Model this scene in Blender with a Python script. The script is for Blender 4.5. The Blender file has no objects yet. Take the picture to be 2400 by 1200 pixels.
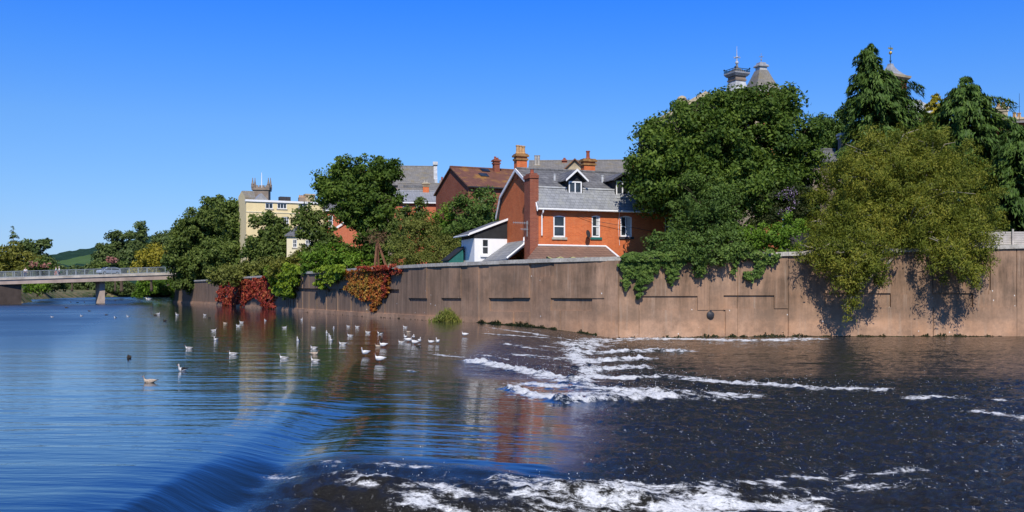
import bpy, bmesh, math, random
import numpy as np
from mathutils import Vector, Matrix

SC = bpy.context.scene
COL = SC.collection
F, H, HY = 2300.0, 2.1, 684.0          # focal length in photo pixels, eye height over the pool, horizon row
LOW = -0.64                            # level of the tail water below the weir
R = math.radians
random.seed(7)

def P(px, py, d):
    return Vector(((px-1200)/F*d, d, H+(HY-py)/F*d))
def ZP(py, d):
    return H+(HY-py)/F*d

# ------------------------------------------------------------------ noise
def _hash(ix, iy, seed):
    h = (ix.astype(np.int64)*374761393 + iy.astype(np.int64)*668265263 + seed*1442695041) & 0xFFFFFFFF
    h = ((h ^ (h >> 13))*1274126177) & 0xFFFFFFFF
    h = h ^ (h >> 16)
    return (h & 0xFFFF)/65535.0
def vnoise(x, y, seed=0):
    ix, iy = np.floor(x), np.floor(y)
    fx, fy = x-ix, y-iy
    fx = fx*fx*(3-2*fx); fy = fy*fy*(3-2*fy)
    a = _hash(ix, iy, seed); b = _hash(ix+1, iy, seed); c = _hash(ix, iy+1, seed); d = _hash(ix+1, iy+1, seed)
    return (a*(1-fx)+b*fx)*(1-fy)+(c*(1-fx)+d*fx)*fy
def fbm(x, y, seed=0, oct=4, gain=.5):
    s = np.zeros_like(x); a = 1.0; t = 0.0
    for o in range(oct):
        s += a*vnoise(x*2**o+17.3*o, y*2**o-9.1*o, seed+o); t += a; a *= gain
    return s/t
def sstep(a, b, x):
    t = np.clip((x-a)/(b-a), 0, 1)
    return t*t*(3-2*t)

# ------------------------------------------------------------------ mesh building
class MB:
    def __init__(s): s.v = []; s.f = []
    def add(s, pts, faces, M=None):
        o = len(s.v)
        s.v.extend([tuple(M @ Vector(p)) if M else tuple(p) for p in pts])
        s.f.extend([tuple(i+o for i in f) for f in faces])
        return s
    def quad(s, a, b, c, d): return s.add([a, b, c, d], [(0, 1, 2, 3)])
    def box(s, x0, x1, y0, y1, z0, z1, M=None):
        p = [(x0,y0,z0),(x1,y0,z0),(x1,y1,z0),(x0,y1,z0),(x0,y0,z1),(x1,y0,z1),(x1,y1,z1),(x0,y1,z1)]
        return s.add(p, [(0,3,2,1),(4,5,6,7),(0,1,5,4),(1,2,6,5),(2,3,7,6),(3,0,4,7)], M)
    def hexa(s, p):   # eight corners, bottom ring then top ring
        return s.add(p, [(0,3,2,1),(4,5,6,7),(0,1,5,4),(1,2,6,5),(2,3,7,6),(3,0,4,7)])
    def prism(s, poly, vec):   # closed polygon swept along a vector
        n = len(poly); v = Vector(vec)
        p = [Vector(q) for q in poly]; p2 = [q+v for q in p]
        fs = [tuple(range(n))[::-1], tuple(range(n, 2*n))]
        for i in range(n):
            j = (i+1) % n; fs.append((i, j, n+j, n+i))
        return s.add(p+p2, fs)
    def tube(s, pts, rad, n=7, cap=True):
        pts = [Vector(p) for p in pts]
        if not hasattr(rad, '__len__'): rad = [rad]*len(pts)
        rings = []; o = len(s.v); up = None
        for i, p in enumerate(pts):
            t = (pts[min(i+1, len(pts)-1)]-pts[max(i-1, 0)])
            if t.length < 1e-9: t = Vector((0,0,1))
            t.normalize()
            if up is None:
                up = t.orthogonal().normalized()
            up = (up - t*up.dot(t))
            up = up.normalized() if up.length > 1e-6 else t.orthogonal().normalized()
            w = t.cross(up)
            for k in range(n):
                a = 2*math.pi*k/n
                s.v.append(tuple(p+(up*math.cos(a)+w*math.sin(a))*rad[i]))
        for i in range(len(pts)-1):
            for k in range(n):
                k2 = (k+1) % n
                s.f.append((o+i*n+k, o+i*n+k2, o+(i+1)*n+k2, o+(i+1)*n+k))
        if cap:
            s.f.append(tuple(o+k for k in range(n))[::-1]); s.f.append(tuple(o+(len(pts)-1)*n+k for k in range(n)))
        return s
    def lathe(s, c, prof, n=12, sq=False, rot=0):  # prof: (r, z) pairs
        o = len(s.v); c = Vector(c)
        for r, z in prof:
            for k in range(n):
                a = 2*math.pi*k/n+rot
                s.v.append(tuple(c+Vector((r*math.cos(a), r*math.sin(a), z))))
        for i in range(len(prof)-1):
            for k in range(n):
                k2 = (k+1) % n
                s.f.append((o+i*n+k, o+i*n+k2, o+(i+1)*n+k2, o+(i+1)*n+k))
        s.f.append(tuple(o+k for k in range(n))[::-1]); s.f.append(tuple(o+(len(prof)-1)*n+k for k in range(n)))
        return s
    def sphere(s, c, r, nu=10, nv=7):
        if not hasattr(r, '__len__'): r = (r, r, r)
        o = len(s.v)
        for j in range(nv+1):
            t = math.pi*j/nv
            for i in range(nu):
                a = 2*math.pi*i/nu
                s.v.append((c[0]+r[0]*math.sin(t)*math.cos(a), c[1]+r[1]*math.sin(t)*math.sin(a), c[2]+r[2]*math.cos(t)))
        for j in range(nv):
            for i in range(nu):
                i2 = (i+1) % nu
                s.f.append((o+j*nu+i, o+(j+1)*nu+i, o+(j+1)*nu+i2, o+j*nu+i2))
        return s
    def relief(s, us, zs, depth, pt):
        """grid of rectangular cells, each at its own depth, stepped edges closed; depth None leaves a hole"""
        nu, nz = len(us)-1, len(zs)-1
        D = [[depth((us[i]+us[i+1])/2, (zs[j]+zs[j+1])/2) for j in range(nz)] for i in range(nu)]
        for i in range(nu):
            for j in range(nz):
                d = D[i][j]
                if d is None: continue
                s.quad(pt(us[i], zs[j], d), pt(us[i+1], zs[j], d), pt(us[i+1], zs[j+1], d), pt(us[i], zs[j+1], d))
                if i+1 < nu and D[i+1][j] is not None and abs(D[i+1][j]-d) > 1e-6:
                    e = D[i+1][j]
                    s.quad(pt(us[i+1], zs[j], d), pt(us[i+1], zs[j], e), pt(us[i+1], zs[j+1], e), pt(us[i+1], zs[j+1], d))
                if j+1 < nz and D[i][j+1] is not None and abs(D[i][j+1]-d) > 1e-6:
                    e = D[i][j+1]
                    s.quad(pt(us[i], zs[j+1], d), pt(us[i+1], zs[j+1], d), pt(us[i+1], zs[j+1], e), pt(us[i], zs[j+1], e))
        return s
    def build(s, name, m, parent=None, smooth=False, bevel=0):
        me = bpy.data.meshes.new(name); me.from_pydata(s.v, [], s.f); me.update()
        return link(name, me, m, parent, smooth, bevel)

def link(name, me, m, parent=None, smooth=False, bevel=0):
    o = bpy.data.objects.new(name, me); COL.objects.link(o)
    if m: me.materials.append(m)
    if smooth: me.polygons.foreach_set('use_smooth', np.ones(len(me.polygons), bool))
    if bevel:
        b = o.modifiers.new('b', 'BEVEL'); b.width = bevel; b.segments = 2; b.limit_method = 'ANGLE'
    if parent: o.parent = parent
    return o
def npmesh(name, V, Q, m, parent=None, smooth=False):
    """V (n,3) float array, Q (k,4) int array"""
    me = bpy.data.meshes.new(name)
    me.vertices.add(len(V)); me.vertices.foreach_set('co', np.ascontiguousarray(V, np.float32).ravel())
    k = Q.shape[1]
    me.loops.add(Q.size); me.loops.foreach_set('vertex_index', np.ascontiguousarray(Q, np.int32).ravel())
    me.polygons.add(len(Q)); me.polygons.foreach_set('loop_start', np.arange(0, Q.size, k, dtype=np.int32))
    me.update(calc_edges=True)
    return link(name, me, m, parent, smooth)
def tag(o, label=None, cat=None, group=None, kind=None):
    if label: o['label'] = label
    if cat: o['category'] = cat
    if group: o['group'] = group
    if kind: o['kind'] = kind
    return o
def empty(name, loc, rz=0, label=None, cat=None, group=None):
    o = bpy.data.objects.new(name, None); COL.objects.link(o)
    o.location = loc; o.rotation_euler = (0, 0, rz); o.empty_display_size = .3
    return tag(o, label, cat, group)
def copy_tree(o, parent=None):
    c = o.copy(); COL.objects.link(c)
    if parent: c.parent = parent
    for ch in [x for x in o.children]: copy_tree(ch, c)
    return c

# ------------------------------------------------------------------ materials
class NT:
    def __init__(s, name):
        s.m = bpy.data.materials.new(name); s.m.use_nodes = True
        s.t = s.m.node_tree; s.t.nodes.clear()
        s.out = s.n('ShaderNodeOutputMaterial')
    def n(s, typ, **kw):
        nd = s.t.nodes.new(typ)
        for k, v in kw.items(): setattr(nd, k, v)
        return nd
    def l(s, a, b): s.t.links.new(a, b)
    def set(s, inp, v):
        if hasattr(v, 'is_output') or isinstance(v, bpy.types.NodeSocket): s.l(v, inp)
        elif hasattr(v, '__len__') and len(v) == 3 and inp.type == 'RGBA': inp.default_value = (*v, 1)
        else: inp.default_value = v
    def obj(s): return s.n('ShaderNodeTexCoord').outputs['Object']
    def map(s, v, scale=(1,1,1), rot=(0,0,0)):
        m = s.n('ShaderNodeMapping'); s.l(v, m.inputs['Vector']); m.inputs['Scale'].default_value = scale; m.inputs['Rotation'].default_value = rot
        return m.outputs[0]
    def noise(s, v, scale, detail=3, rough=.5, out='Fac'):
        m = s.n('ShaderNodeTexNoise'); s.l(v, m.inputs['Vector']); m.inputs['Scale'].default_value = scale
        m.inputs['Detail'].default_value = detail; m.inputs['Roughness'].default_value = rough
        return m.outputs[out]
    def ramp(s, f, stops, interp='LINEAR'):
        r = s.n('ShaderNodeValToRGB'); s.l(f, r.inputs[0]); e = r.color_ramp.elements; r.color_ramp.interpolation = interp
        while len(e) < len(stops): e.new(.5)
        for i, (p, c) in enumerate(stops):
            e[i].position = p; e[i].color = (*c, 1) if hasattr(c, '__len__') else (c, c, c, 1)
        return r.outputs[0]
    def mix(s, f, a, b, mode='MIX'):
        m = s.n('ShaderNodeMix', data_type='RGBA', blend_type=mode)
        s.set(m.inputs[0], f); s.set(m.inputs[6], a); s.set(m.inputs[7], b)
        return m.outputs[2]
    def math(s, op, a, b=0.0, c=None, clamp=False):
        m = s.n('ShaderNodeMath', operation=op, use_clamp=clamp); s.set(m.inputs[0], a); s.set(m.inputs[1], b)
        if c is not None: s.set(m.inputs[2], c)
        return m.outputs[0]
    def sep(s, v):
        m = s.n('ShaderNodeSeparateXYZ'); s.l(v, m.inputs[0]); return m.outputs
    def comb(s, x, y, z=0.0):
        m = s.n('ShaderNodeCombineXYZ'); s.set(m.inputs[0], x); s.set(m.inputs[1], y); s.set(m.inputs[2], z); return m.outputs[0]
    def bump(s, h, strength=.5, dist=.02, normal=None):
        b = s.n('ShaderNodeBump'); s.l(h, b.inputs['Height']); b.inputs['Strength'].default_value = strength; b.inputs['Distance'].default_value = dist
        if normal: s.l(normal, b.inputs['Normal'])
        return b.outputs[0]
    def pbr(s, col, rough=.7, spec=.3, normal=None, metal=0, done=True, ior=None):
        b = s.n('ShaderNodeBsdfPrincipled'); s.set(b.inputs['Base Color'], col); s.set(b.inputs['Roughness'], rough)
        b.inputs['Specular IOR Level'].default_value = spec; b.inputs['Metallic'].default_value = metal
        if ior: b.inputs['IOR'].default_value = ior
        if normal: s.l(normal, b.inputs['Normal'])
        if done: s.l(b.outputs[0], s.out.inputs[0])
        return b.outputs[0]

def m_plain(name, col, rough=.6, var=.15, scale=4, spec=.3, metal=0, bump=.15):
    t = NT(name); v = t.obj(); n = t.noise(v, scale, 4, .6)
    lo = tuple(c*(1-var) for c in col); hi = tuple(min(1, c*(1+var)) for c in col)
    t.pbr(t.ramp(n, [(.3, lo), (.7, hi)]), rough, spec, t.bump(t.noise(v, scale*8, 3), bump, .01), metal)
    return t.m
def m_brick(name, c1, c2, mortar, grime=.35, patch=None):
    t = NT(name); v = t.obj(); x, y, z = t.sep(v)
    uv = t.comb(t.math('ADD', x, y), z)
    b = t.n('ShaderNodeTexBrick'); t.l(uv, b.inputs['Vector']); b.inputs['Scale'].default_value = 1
    for k, val in (('Color1', c1), ('Color2', c2), ('Mortar', mortar)): b.inputs[k].default_value = (*val, 1)
    b.inputs['Mortar Size'].default_value = .008; b.inputs['Brick Width'].default_value = .23; b.inputs['Row Height'].default_value = .078
    b.inputs['Bias'].default_value = -.1; b.inputs['Mortar Smooth'].default_value = .2
    big = t.noise(v, .55, 5, .65)
    col = t.mix(t.ramp(big, [(.35, 0), (.75, grime)]), b.outputs[0], tuple(c*.35 for c in c1))
    st = t.noise(t.map(v, (2.2, 2.2, .25)), 1, 4, .7)
    col = t.mix(t.ramp(st, [(.5, 0), (.8, .35)]), col, tuple(c*.45 for c in c2))
    if patch:
        col = t.mix(t.ramp(t.noise(v, 1.6, 4, .6), [(.55, 0), (.72, .5)]), col, patch)
    fine = t.noise(v, 9, 3, .6)
    col = t.mix(t.ramp(fine, [(.3, .25), (.6, 0)]), col, tuple(c*.55 for c in c1))
    t.pbr(col, .85, .15, t.bump(b.outputs['Fac'], -.3, .01))
    return t.m
def m_slate(name, c1, c2, w=.32, h=.2, lichen=None, lam=.4, dark=None, amount=.5):
    t = NT(name); v = t.obj(); x, y, z = t.sep(v)
    uv = t.comb(t.math('ADD', x, t.math('MULTIPLY', y, .35)), z)
    b = t.n('ShaderNodeTexBrick'); t.l(uv, b.inputs['Vector']); b.inputs['Scale'].default_value = 1
    for k, val in (('Color1', c1), ('Color2', c2), ('Mortar', tuple(c*.35 for c in c1))): b.inputs[k].default_value = (*val, 1)
    b.inputs['Mortar Size'].default_value = .012; b.inputs['Brick Width'].default_value = w; b.inputs['Row Height'].default_value = h
    col = b.outputs[0]
    n = t.noise(v, .8, 5, .7)
    col = t.mix(t.ramp(n, [(.35, 0), (.7, lam)]), col, dark or tuple(c*.4 for c in c1))
    st = t.noise(t.map(v, (2.5, 2.5, .5)), 1, 3, .6)
    col = t.mix(t.ramp(st, [(.5, 0), (.75, .4)]), col, tuple(min(1, c*1.5) for c in c2))
    if lichen: col = t.mix(t.ramp(t.noise(v, .7, 4, .7), [(.5, 0), (.68, amount)]), col, lichen)
    t.pbr(col, .6, .35, t.bump(b.outputs['Fac'], -.4, .02))
    return t.m
def m_leaf(name, a, b, c, nscale=.35, trans=.3, rough=.45):
    """leaf pigment differs leaf by leaf and from branch to branch"""
    t = NT(name); g = t.n('ShaderNodeNewGeometry'); v = t.obj()
    r = g.outputs['Random Per Island']
    n = t.noise(v, nscale, 3, .6)
    k = t.math('ADD', t.math('MULTIPLY', r, .55), t.math('MULTIPLY_ADD', n, 1.5, -.52))
    col = t.ramp(k, [(.1, a), (.5, b), (.92, c)])
    p = t.pbr(col, rough+.12, .18, done=False)
    tr = t.n('ShaderNodeBsdfTranslucent'); t.l(t.mix(1.0, col, (1.0, 1.05, .5), 'MULTIPLY'), tr.inputs[0])
    ms = t.n('ShaderNodeMixShader'); ms.inputs[0].default_value = trans
    t.l(p, ms.inputs[1]); t.l(tr.outputs[0], ms.inputs[2]); t.l(ms.outputs[0], t.out.inputs[0])
    return t.m
def m_glass(name='window_glass', col=(.02, .024, .028)):
    t = NT(name); v = t.obj()
    t.pbr(t.ramp(t.noise(v, .9, 2), [(.35, tuple(c*.5 for c in col)), (.7, tuple(c*2.2 for c in col))]), .06, .6)
    return t.m

M = {}
M['brick'] = m_brick('red_brick', (.72, .175, .05), (.58, .12, .035), (.50, .25, .14), .25, (.58, .22, .10))
M['brick_dark'] = m_brick('dark_red_brick', (.34, .095, .05), (.25, .06, .035), (.3, .2, .15), .4)
M['brick_far'] = m_brick('orange_red_brick', (.60, .155, .065), (.50, .11, .045), (.48, .28, .2), .2)
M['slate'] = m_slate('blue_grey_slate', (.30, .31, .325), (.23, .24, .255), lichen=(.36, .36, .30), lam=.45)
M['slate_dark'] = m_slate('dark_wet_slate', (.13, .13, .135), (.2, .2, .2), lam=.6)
M['slate_far'] = m_slate('weathered_grey_slate', (.25, .235, .21), (.19, .18, .165), lichen=(.22, .17, .07), lam=.4)
M['slate_pale'] = m_slate('pale_grey_slate', (.30, .31, .33), (.26, .27, .29), lam=.2)
M['tile'] = m_slate('brown_clay_tile', (.20, .09, .06), (.16, .07, .045), w=.25, h=.14, lichen=(.36, .19, .03), lam=.35, amount=.75)
M['tile_brown'] = m_slate('brown_concrete_tile', (.24, .15, .11), (.19, .115, .085), w=.3, h=.16, lam=.3)
M['white'] = m_plain('white_paint', (.80, .80, .79), .5, .06, 3)
M['render_white'] = m_plain('white_rendered_wall', (.80, .80, .80), .8, .05, 1.2)
M['cream'] = m_plain('cream_stucco', (.80, .65, .36), .85, .07, .6)
M['cream_pale'] = m_plain('pale_cream_stucco', (.74, .66, .45), .85, .06, .6)
M['glass'] = m_glass()
M['curtain'] = m_plain('net_curtain', (.5, .5, .48), .9, .2, 6)
M['black'] = m_plain('black_board', (.022, .023, .025), .7, .3, 3)
M['lead'] = m_plain('grey_lead', (.28, .29, .31), .5, .25, 1.5)
M['lead_pale'] = m_plain('pale_lead', (.45, .46, .46), .55, .3, 1.2)
M['stone'] = m_plain('weathered_limestone', (.40, .33, .22), .85, .3, .9)
M['stone_grey'] = m_plain('grey_tower_stone', (.24, .19, .15), .85, .3, .8)
M['stone_sill'] = m_plain('stone_sill', (.42, .38, .3), .8, .2, 3)
M['pot'] = m_plain('buff_clay_pot', (.50, .30, .14), .8, .25, 5)
M['pot_red'] = m_plain('red_clay_pot', (.30, .08, .045), .8, .2, 5)
M['pot_grey'] = m_plain('grey_clay_pot', (.38, .35, .3), .8, .25, 4)
M['lichen_cap'] = m_plain('lichened_brick_cap', (.29, .155, .06), .9, .45, 3)
M['teal'] = m_plain('teal_boarding', (.02, .13, .11), .6, .2, 4)
M['iron_blue'] = m_plain('blue_painted_iron', (.025, .07, .12), .5, .2, 4)
M['iron'] = m_plain('dark_iron', (.04, .04, .045), .5, .3, 5)
M['steel'] = m_plain('galvanised_rail', (.30, .34, .36), .5, .2, 4)
M['rust'] = m_plain('rusty_metal', (.19, .09, .05), .9, .4, 4)
M['gold'] = m_plain('gilded_metal', (.8, .52, .12), .3, .1, 4, .5, .8)
M['bark'] = m_plain('tree_bark', (.085, .062, .042), .9, .4, 5)
M['bark_pale'] = m_plain('pale_grey_bark', (.30, .26, .2), .9, .3, 5)
M['awning_green'] = m_plain('green_awning_cloth', (.015, .06, .03), .8, .2, 6)
M['awning_yellow'] = m_plain('yellow_awning_trim', (.50, .45, .2), .8, .1, 6)
M['fence'] = m_plain('grey_weathered_boards', (.46, .42, .38), .9, .25, 2)
# ------------------------------------------------------------------ camera, sky, sun
cam = bpy.data.cameras.new('camera'); co = bpy.data.objects.new('camera', cam); COL.objects.link(co)
co.location = (0, 0, H); co.rotation_euler = (R(90), 0, 0)
cam.sensor_width = 36; cam.lens = 36*F/2400; cam.shift_y = (HY-600)/2400; cam.clip_end = 9000; cam.clip_start = .1
SC.camera = co
SUN_EL, SUN_AZ = R(46), R(1)          # the sun stands behind the camera, a little to its right
sv = Vector((math.sin(SUN_AZ)*math.cos(SUN_EL), -math.cos(SUN_AZ)*math.cos(SUN_EL), math.sin(SUN_EL)))
sl = bpy.data.lights.new('sun', 'SUN'); sl.energy = 4.9; sl.angle = R(.5); sl.color = (1, .935, .83)
so = bpy.data.objects.new('sun', sl); COL.objects.link(so); so.rotation_euler = sv.to_track_quat('Z', 'Y').to_euler(); so.location = sv*300
W = bpy.data.worlds.new('World'); SC.world = W; W.use_nodes = True
nt = W.node_tree; bg = nt.nodes['Background']
sky = nt.nodes.new('ShaderNodeTexSky'); sky.sky_type = 'NISHITA'; sky.sun_disc = False
sky.sun_elevation = SUN_EL; sky.sun_rotation = math.pi-SUN_AZ
sky.air_density = 1.0; sky.dust_density = .25; sky.ozone_density = 2.4; sky.altitude = 0
tc = nt.nodes.new('ShaderNodeTexCoord'); sx_ = nt.nodes.new('ShaderNodeSeparateXYZ'); nt.links.new(tc.outputs['Generated'], sx_.inputs[0])
rp_ = nt.nodes.new('ShaderNodeValToRGB'); nt.links.new(sx_.outputs[2], rp_.inputs[0])      # clearer, bluer air than the model's
els = rp_.color_ramp.elements
while len(els) < 8: els.new(.5)
for e_, (po, c_) in zip(els, [(0.0, (.255,.347,.60)), (.055, (.27,.37,.595)), (.101, (.257,.39,.61)), (.165, (.234,.41,.67)), (.226, (.162,.396,.79)), (.285, (.097,.368,.92)), (.5, (.05,.26,.62)), (1.0, (.05,.22,.50))]): e_.position = po; e_.color = (*c_, 1)
hs = nt.nodes.new('ShaderNodeMix'); hs.data_type = 'RGBA'; hs.blend_type = 'MULTIPLY'; hs.inputs[0].default_value = 1
nt.links.new(sky.outputs[0], hs.inputs[6]); nt.links.new(rp_.outputs[0], hs.inputs[7])
h2 = nt.nodes.new('ShaderNodeVectorMath'); h2.operation = 'SCALE'; h2.inputs['Scale'].default_value = 1.40
nt.links.new(hs.outputs[2], h2.inputs[0]); nt.links.new(h2.outputs[0], bg.inputs[0]); bg.inputs[1].default_value = .15
SC.view_settings.view_transform = 'Standard'; SC.view_settings.look = 'None'; SC.view_settings.gamma = 1; SC.view_settings.exposure = 0
SC.cycles.max_bounces = 8; SC.cycles.diffuse_bounces = 3; SC.cycles.glossy_bounces = 4; SC.cycles.transparent_max_bounces = 6
SC.cycles.sample_clamp_indirect = 6; SC.cycles.caustics_reflective = False; SC.cycles.caustics_refractive = False
SC.cycles.use_denoising = True
try: SC.cycles.denoiser = 'OPENIMAGEDENOISE'
except Exception: pass

# ------------------------------------------------------------------ river wall path (photo column -> distance)
_wp = [(2900,62.5),(2700,61.2),(2350,60.2),(1900,60.0),(1650,59.2),(1520,58.2),(1450,57.8),(1400,58.6),(1290,61.0),(1130,66.5),(1000,72.5),(850,84),(715,101),(560,137),(425,187),(405,197)]
_wpx = np.array([a for a, b in _wp][::-1], float); _wd = np.array([b for a, b in _wp][::-1], float)
def wall_d(px): return float(np.interp(px, _wpx, _wd))
def wall_xy(px):
    d = wall_d(px); return Vector(((px-1200)/F*d, d))
def wall_n(px):                                       # unit normal towards the river
    t = wall_xy(px+25)-wall_xy(px-25); t.normalize(); return Vector((t.y, -t.x))
def wall_top(px): return 4.2+.8*float(np.clip((px-1450)/900, 0, 1.3))
def wall_pt(px, z, dep):
    p = wall_xy(px)+wall_n(px)*dep; return (p.x, p.y, z)
def wall_z(px, py): return ZP(py, wall_d(px))

t = NT('stained_concrete'); v = t.obj(); x, y, z = t.sep(v)
base = t.ramp(t.noise(v, .35, 5, .6), [(.3, (.48, .265, .15)), (.7, (.60, .375, .245))])
str_ = t.noise(t.map(v, (.8, .8, .10)), 1, 8, .78)
str2 = t.noise(t.map(v, (6, 6, .12)), 1, 4, .7)
up = t.ramp(t.math('DIVIDE', t.math('ADD', z, 1.0), 6.0), [(.20, .10), (.42, .72), (.70, 1.0)])
big = t.noise(t.map(v, (.22, .22, .5)), 1, 4, .65)
k = t.math('MULTIPLY', up, t.ramp(str_, [(.40, .0), (.60, 1.0)]))
k = t.math('MULTIPLY', k, t.ramp(big, [(.36, .2), (.56, 1.0)]))
mot = t.noise(v, .55, 8, .78)
base = t.mix(t.ramp(mot, [(.40, 0), (.62, .75)]), base, (.22, .145, .098))
base = t.mix(t.math('MULTIPLY', t.ramp(z, [(.25, 0), (.5, 1)]), .35), base, (.20, .145, .105))
col = t.mix(t.math('MULTIPLY', k, .86), base, (.09, .062, .042))
col = t.mix(t.math('MULTIPLY', t.ramp(str2, [(.46, 0), (.66, .4)]), up), col, (.17, .115, .08))
col = t.mix(t.ramp(t.noise(t.map(v, (3, 3, .2)), 1.3, 3, .6), [(.58, 0), (.75, .3)]), col, (.46, .38, .30))
# the stretch of wall up river is older and blacker
old = t.ramp(t.math('MULTIPLY_ADD', x, -.05, .25), [(.3, 0), (.75, .62)])
col = t.mix(t.math('MULTIPLY', old, t.ramp(z, [(.36, 0), (.42, 1)])), col, t.mix(t.ramp(str2, [(.4, 0), (.6, 1)]), (.27, .19, .135), (.12, .085, .062)))
# lime and bird splashes
vo = t.n('ShaderNodeTexVoronoi'); t.l(t.map(v, (2.2, 2.2, 1.6)), vo.inputs['Vector']); vo.inputs['Scale'].default_value = 1
sp = t.math('MULTIPLY', t.math('LESS_THAN', vo.outputs['Distance'], .075), t.math('GREATER_THAN', t.sep(vo.outputs['Color'])[0], .66))
col = t.mix(sp, col, (.7, .68, .64))
# algae along the water line
wl = t.math('MULTIPLY_ADD', t.noise(t.map(v, (1.6, 1.6, .5)), 1, 4, .7), .9, -.5)
alg = t.math('LESS_THAN', t.math('ADD', z, t.math('MULTIPLY', t.ramp(t.math('MULTIPLY_ADD', x, .12, .5), [(.2, 0.0), (.95, .62)]), 1.0)), t.math('MULTIPLY', wl, 1.0))
col = t.mix(t.math('MULTIPLY', alg, .92), col, (.018, .018, .011))
M['concrete'] = t.m
t.pbr(col, .9, .15, t.bump(t.noise(v, 14, 4, .6), .25, .02))

t = NT('lichened_coping_stone'); v = t.obj()
col = t.ramp(t.noise(v, 1.2, 5, .7), [(.3, (.30, .28, .24)), (.5, (.46, .43, .38)), (.7, (.60, .57, .50))])
t.pbr(t.mix(t.ramp(t.noise(v, 6, 4, .7), [(.5, 0), (.7, .6)]), col, (.14, .13, .10)), .9, .2, t.bump(t.noise(v, 9, 4), .4, .02)); M['coping'] = t.m

# panels of the wall: (x0, x1, y0, y1, depth) in photo pixels, +proud / -recessed
PAN = []
for a, b in ((1300,1417),(1147,1242),(1097,1123),(1036,1081),(959,1001)):
    PAN.append((a, b, 560, 698.5, .05))
PAN += [(1147,1242,698.5,730,-.09),(1290,1388,698.5,728,-.09),(1242,1300,560,648,-.05),(1417,1450,560,900,.03),
        (1498,1635,694,727,-.09),(1696,1815,692,723,-.10),(1848,2318,560,690,-.04),(1696,1729,723,900,.04),(1498,1700,727,900,-.04),(1729,1848,723,900,-.05),
        (1933,2088,687,720,-.14),(2187,2281,687,720,-.14),(2187,2383,720,900,.04),(2318,2322,595,680,-.12),
        (1036,1081,699.5,705.5,-.10),(959,1001,700,706,-.10),(1097,1123,698,900,.05),(1203,1206,730,900,-.05),(1312,1315,728,900,-.05),(1660,1663,620,900,-.03)]
for k in range(13):                                   # regular pilasters and slots on the far stretch
    a = 905-46*.93**k*k; w = 30*.93**k
    yc = wall_d(a+w/2); zt = 2.02+.02*k
    PAN.append((a, a+w, HY-(zt-H+.28)*F/yc, HY-(zt-H)*F/yc+.5, -.22))
    PAN.append((a-7*.93**k, a-2*.93**k, 500, 900, .07))
JOINT = [1450, 1729, 1848, 2187, 2383, 1242, 1498]
us = set(np.arange(405, 2860, 14).tolist())
for p in PAN: us.update((p[0], p[1]))
for j in JOINT: us.update((j-.9, j+.9))
us = sorted(us)
zs = {-2.0, -.3, .34, 1.0, 5.4}
for p in PAN:
    xm = (p[0]+p[1])/2
    for yy in (p[2], p[3]):
        zz = wall_z(xm, yy)
        if -1.9 < zz < 5.3: zs.add(round(zz, 2))
zs = sorted(zs)
def wdepth(u, z):
    if u > 405 and z > wall_top(u)-.26+.5: return None
    d = 0.0
    y = HY-(z-H)*F/wall_d(u)
    for p in PAN:
        if p[0] <= u <= p[1] and p[2]-.3 <= y <= p[3]+.3: d = p[4]
    for j in JOINT:
        if abs(u-j) < .9: d -= .07
    if u < 1040 and z < .34: d = .14
    return round(d, 3)
mb = MB(); mb.relief(us, zs, wdepth, lambda u, z, d: (*wall_pt(u, z, d)[:2], min(z, wall_top(u)-.25)))
for i in range(0, len(us)-1):                          # back of the wall
    a, b = us[i], us[i+1]
    mb.quad(wall_pt(b, -2, -.5), wall_pt(a, -2, -.5), wall_pt(a, wall_top(a)-.25, -.5), wall_pt(b, wall_top(b)-.25, -.5))
a = us[0]; mb.quad(wall_pt(a, -2, 0), wall_pt(a, -2, -.5), wall_pt(a, wall_top(a)-.25, -.5), wall_pt(a, wall_top(a)-.25, 0))
wall = empty('river_wall', (wall_xy(1450).x, wall_xy(1450).y, LOW), 0, 'long curved stained concrete river wall with recessed panels', 'wall')
WO = Vector(wall.location)
def rel(mb, o): mb.v = [tuple(Vector(p)-o) for p in mb.v]; return mb
o = mb.build('wall_face', M['concrete']); o.parent = wall; o.matrix_parent_inverse = Matrix.Translation(-WO)
mb = MB(); px = 405.0
rr = random.Random(3)
while px < 2860:
    step = 1.9/(wall_d(px)/F)*max(.25, abs(wall_n(px).y)); q = min(px+step, 2861)
    n = max(1, int((q-px)/30)); gap = .25
    for i in range(n):
        a = px+(q-px)*i/n+(gap if i == 0 else 0); b = px+(q-px)*(i+1)/n-(gap if i == n-1 else 0)
        dz = rr.uniform(-.008, .008)
        za, zb = wall_top(a)+dz, wall_top(b)+dz
        mb.hexa([wall_pt(a, za-.27, .13), wall_pt(b, zb-.27, .13), wall_pt(b, zb-.27, -.55), wall_pt(a, za-.27, -.55),
                 wall_pt(a, za-.03, .13), wall_pt(b, zb-.03, .13), wall_pt(b, zb, -.55), wall_pt(a, za, -.55)])
    px = q
o = mb.build('coping', M['coping']); o.parent = wall; o.matrix_parent_inverse = Matrix.Translation(-WO)
# round flap valve on the wall
c = Vector(wall_pt(1665, wall_z(1665, 738), .0)); n3 = Vector((wall_n(1665).x, wall_n(1665).y, 0))
mb = MB(); mb.lathe((0,0,0), [(.23,-.06),(.23,.04),(.21,.075),(.10,.12),(.02,.13)], 20)
mb.v = [tuple(c+Matrix.Rotation(math.pi/2, 3, 'X') @ Vector(p)) for p in mb.v]
o = mb.build('drain_flap', M['iron'], smooth=False); o.parent = wall; o.matrix_parent_inverse = Matrix.Translation(-WO)
h = MB().box(-.05, .05, -.12, -.05, .16, .3).build('hinge', M['iron']); h.location = c; h.parent = o

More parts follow.
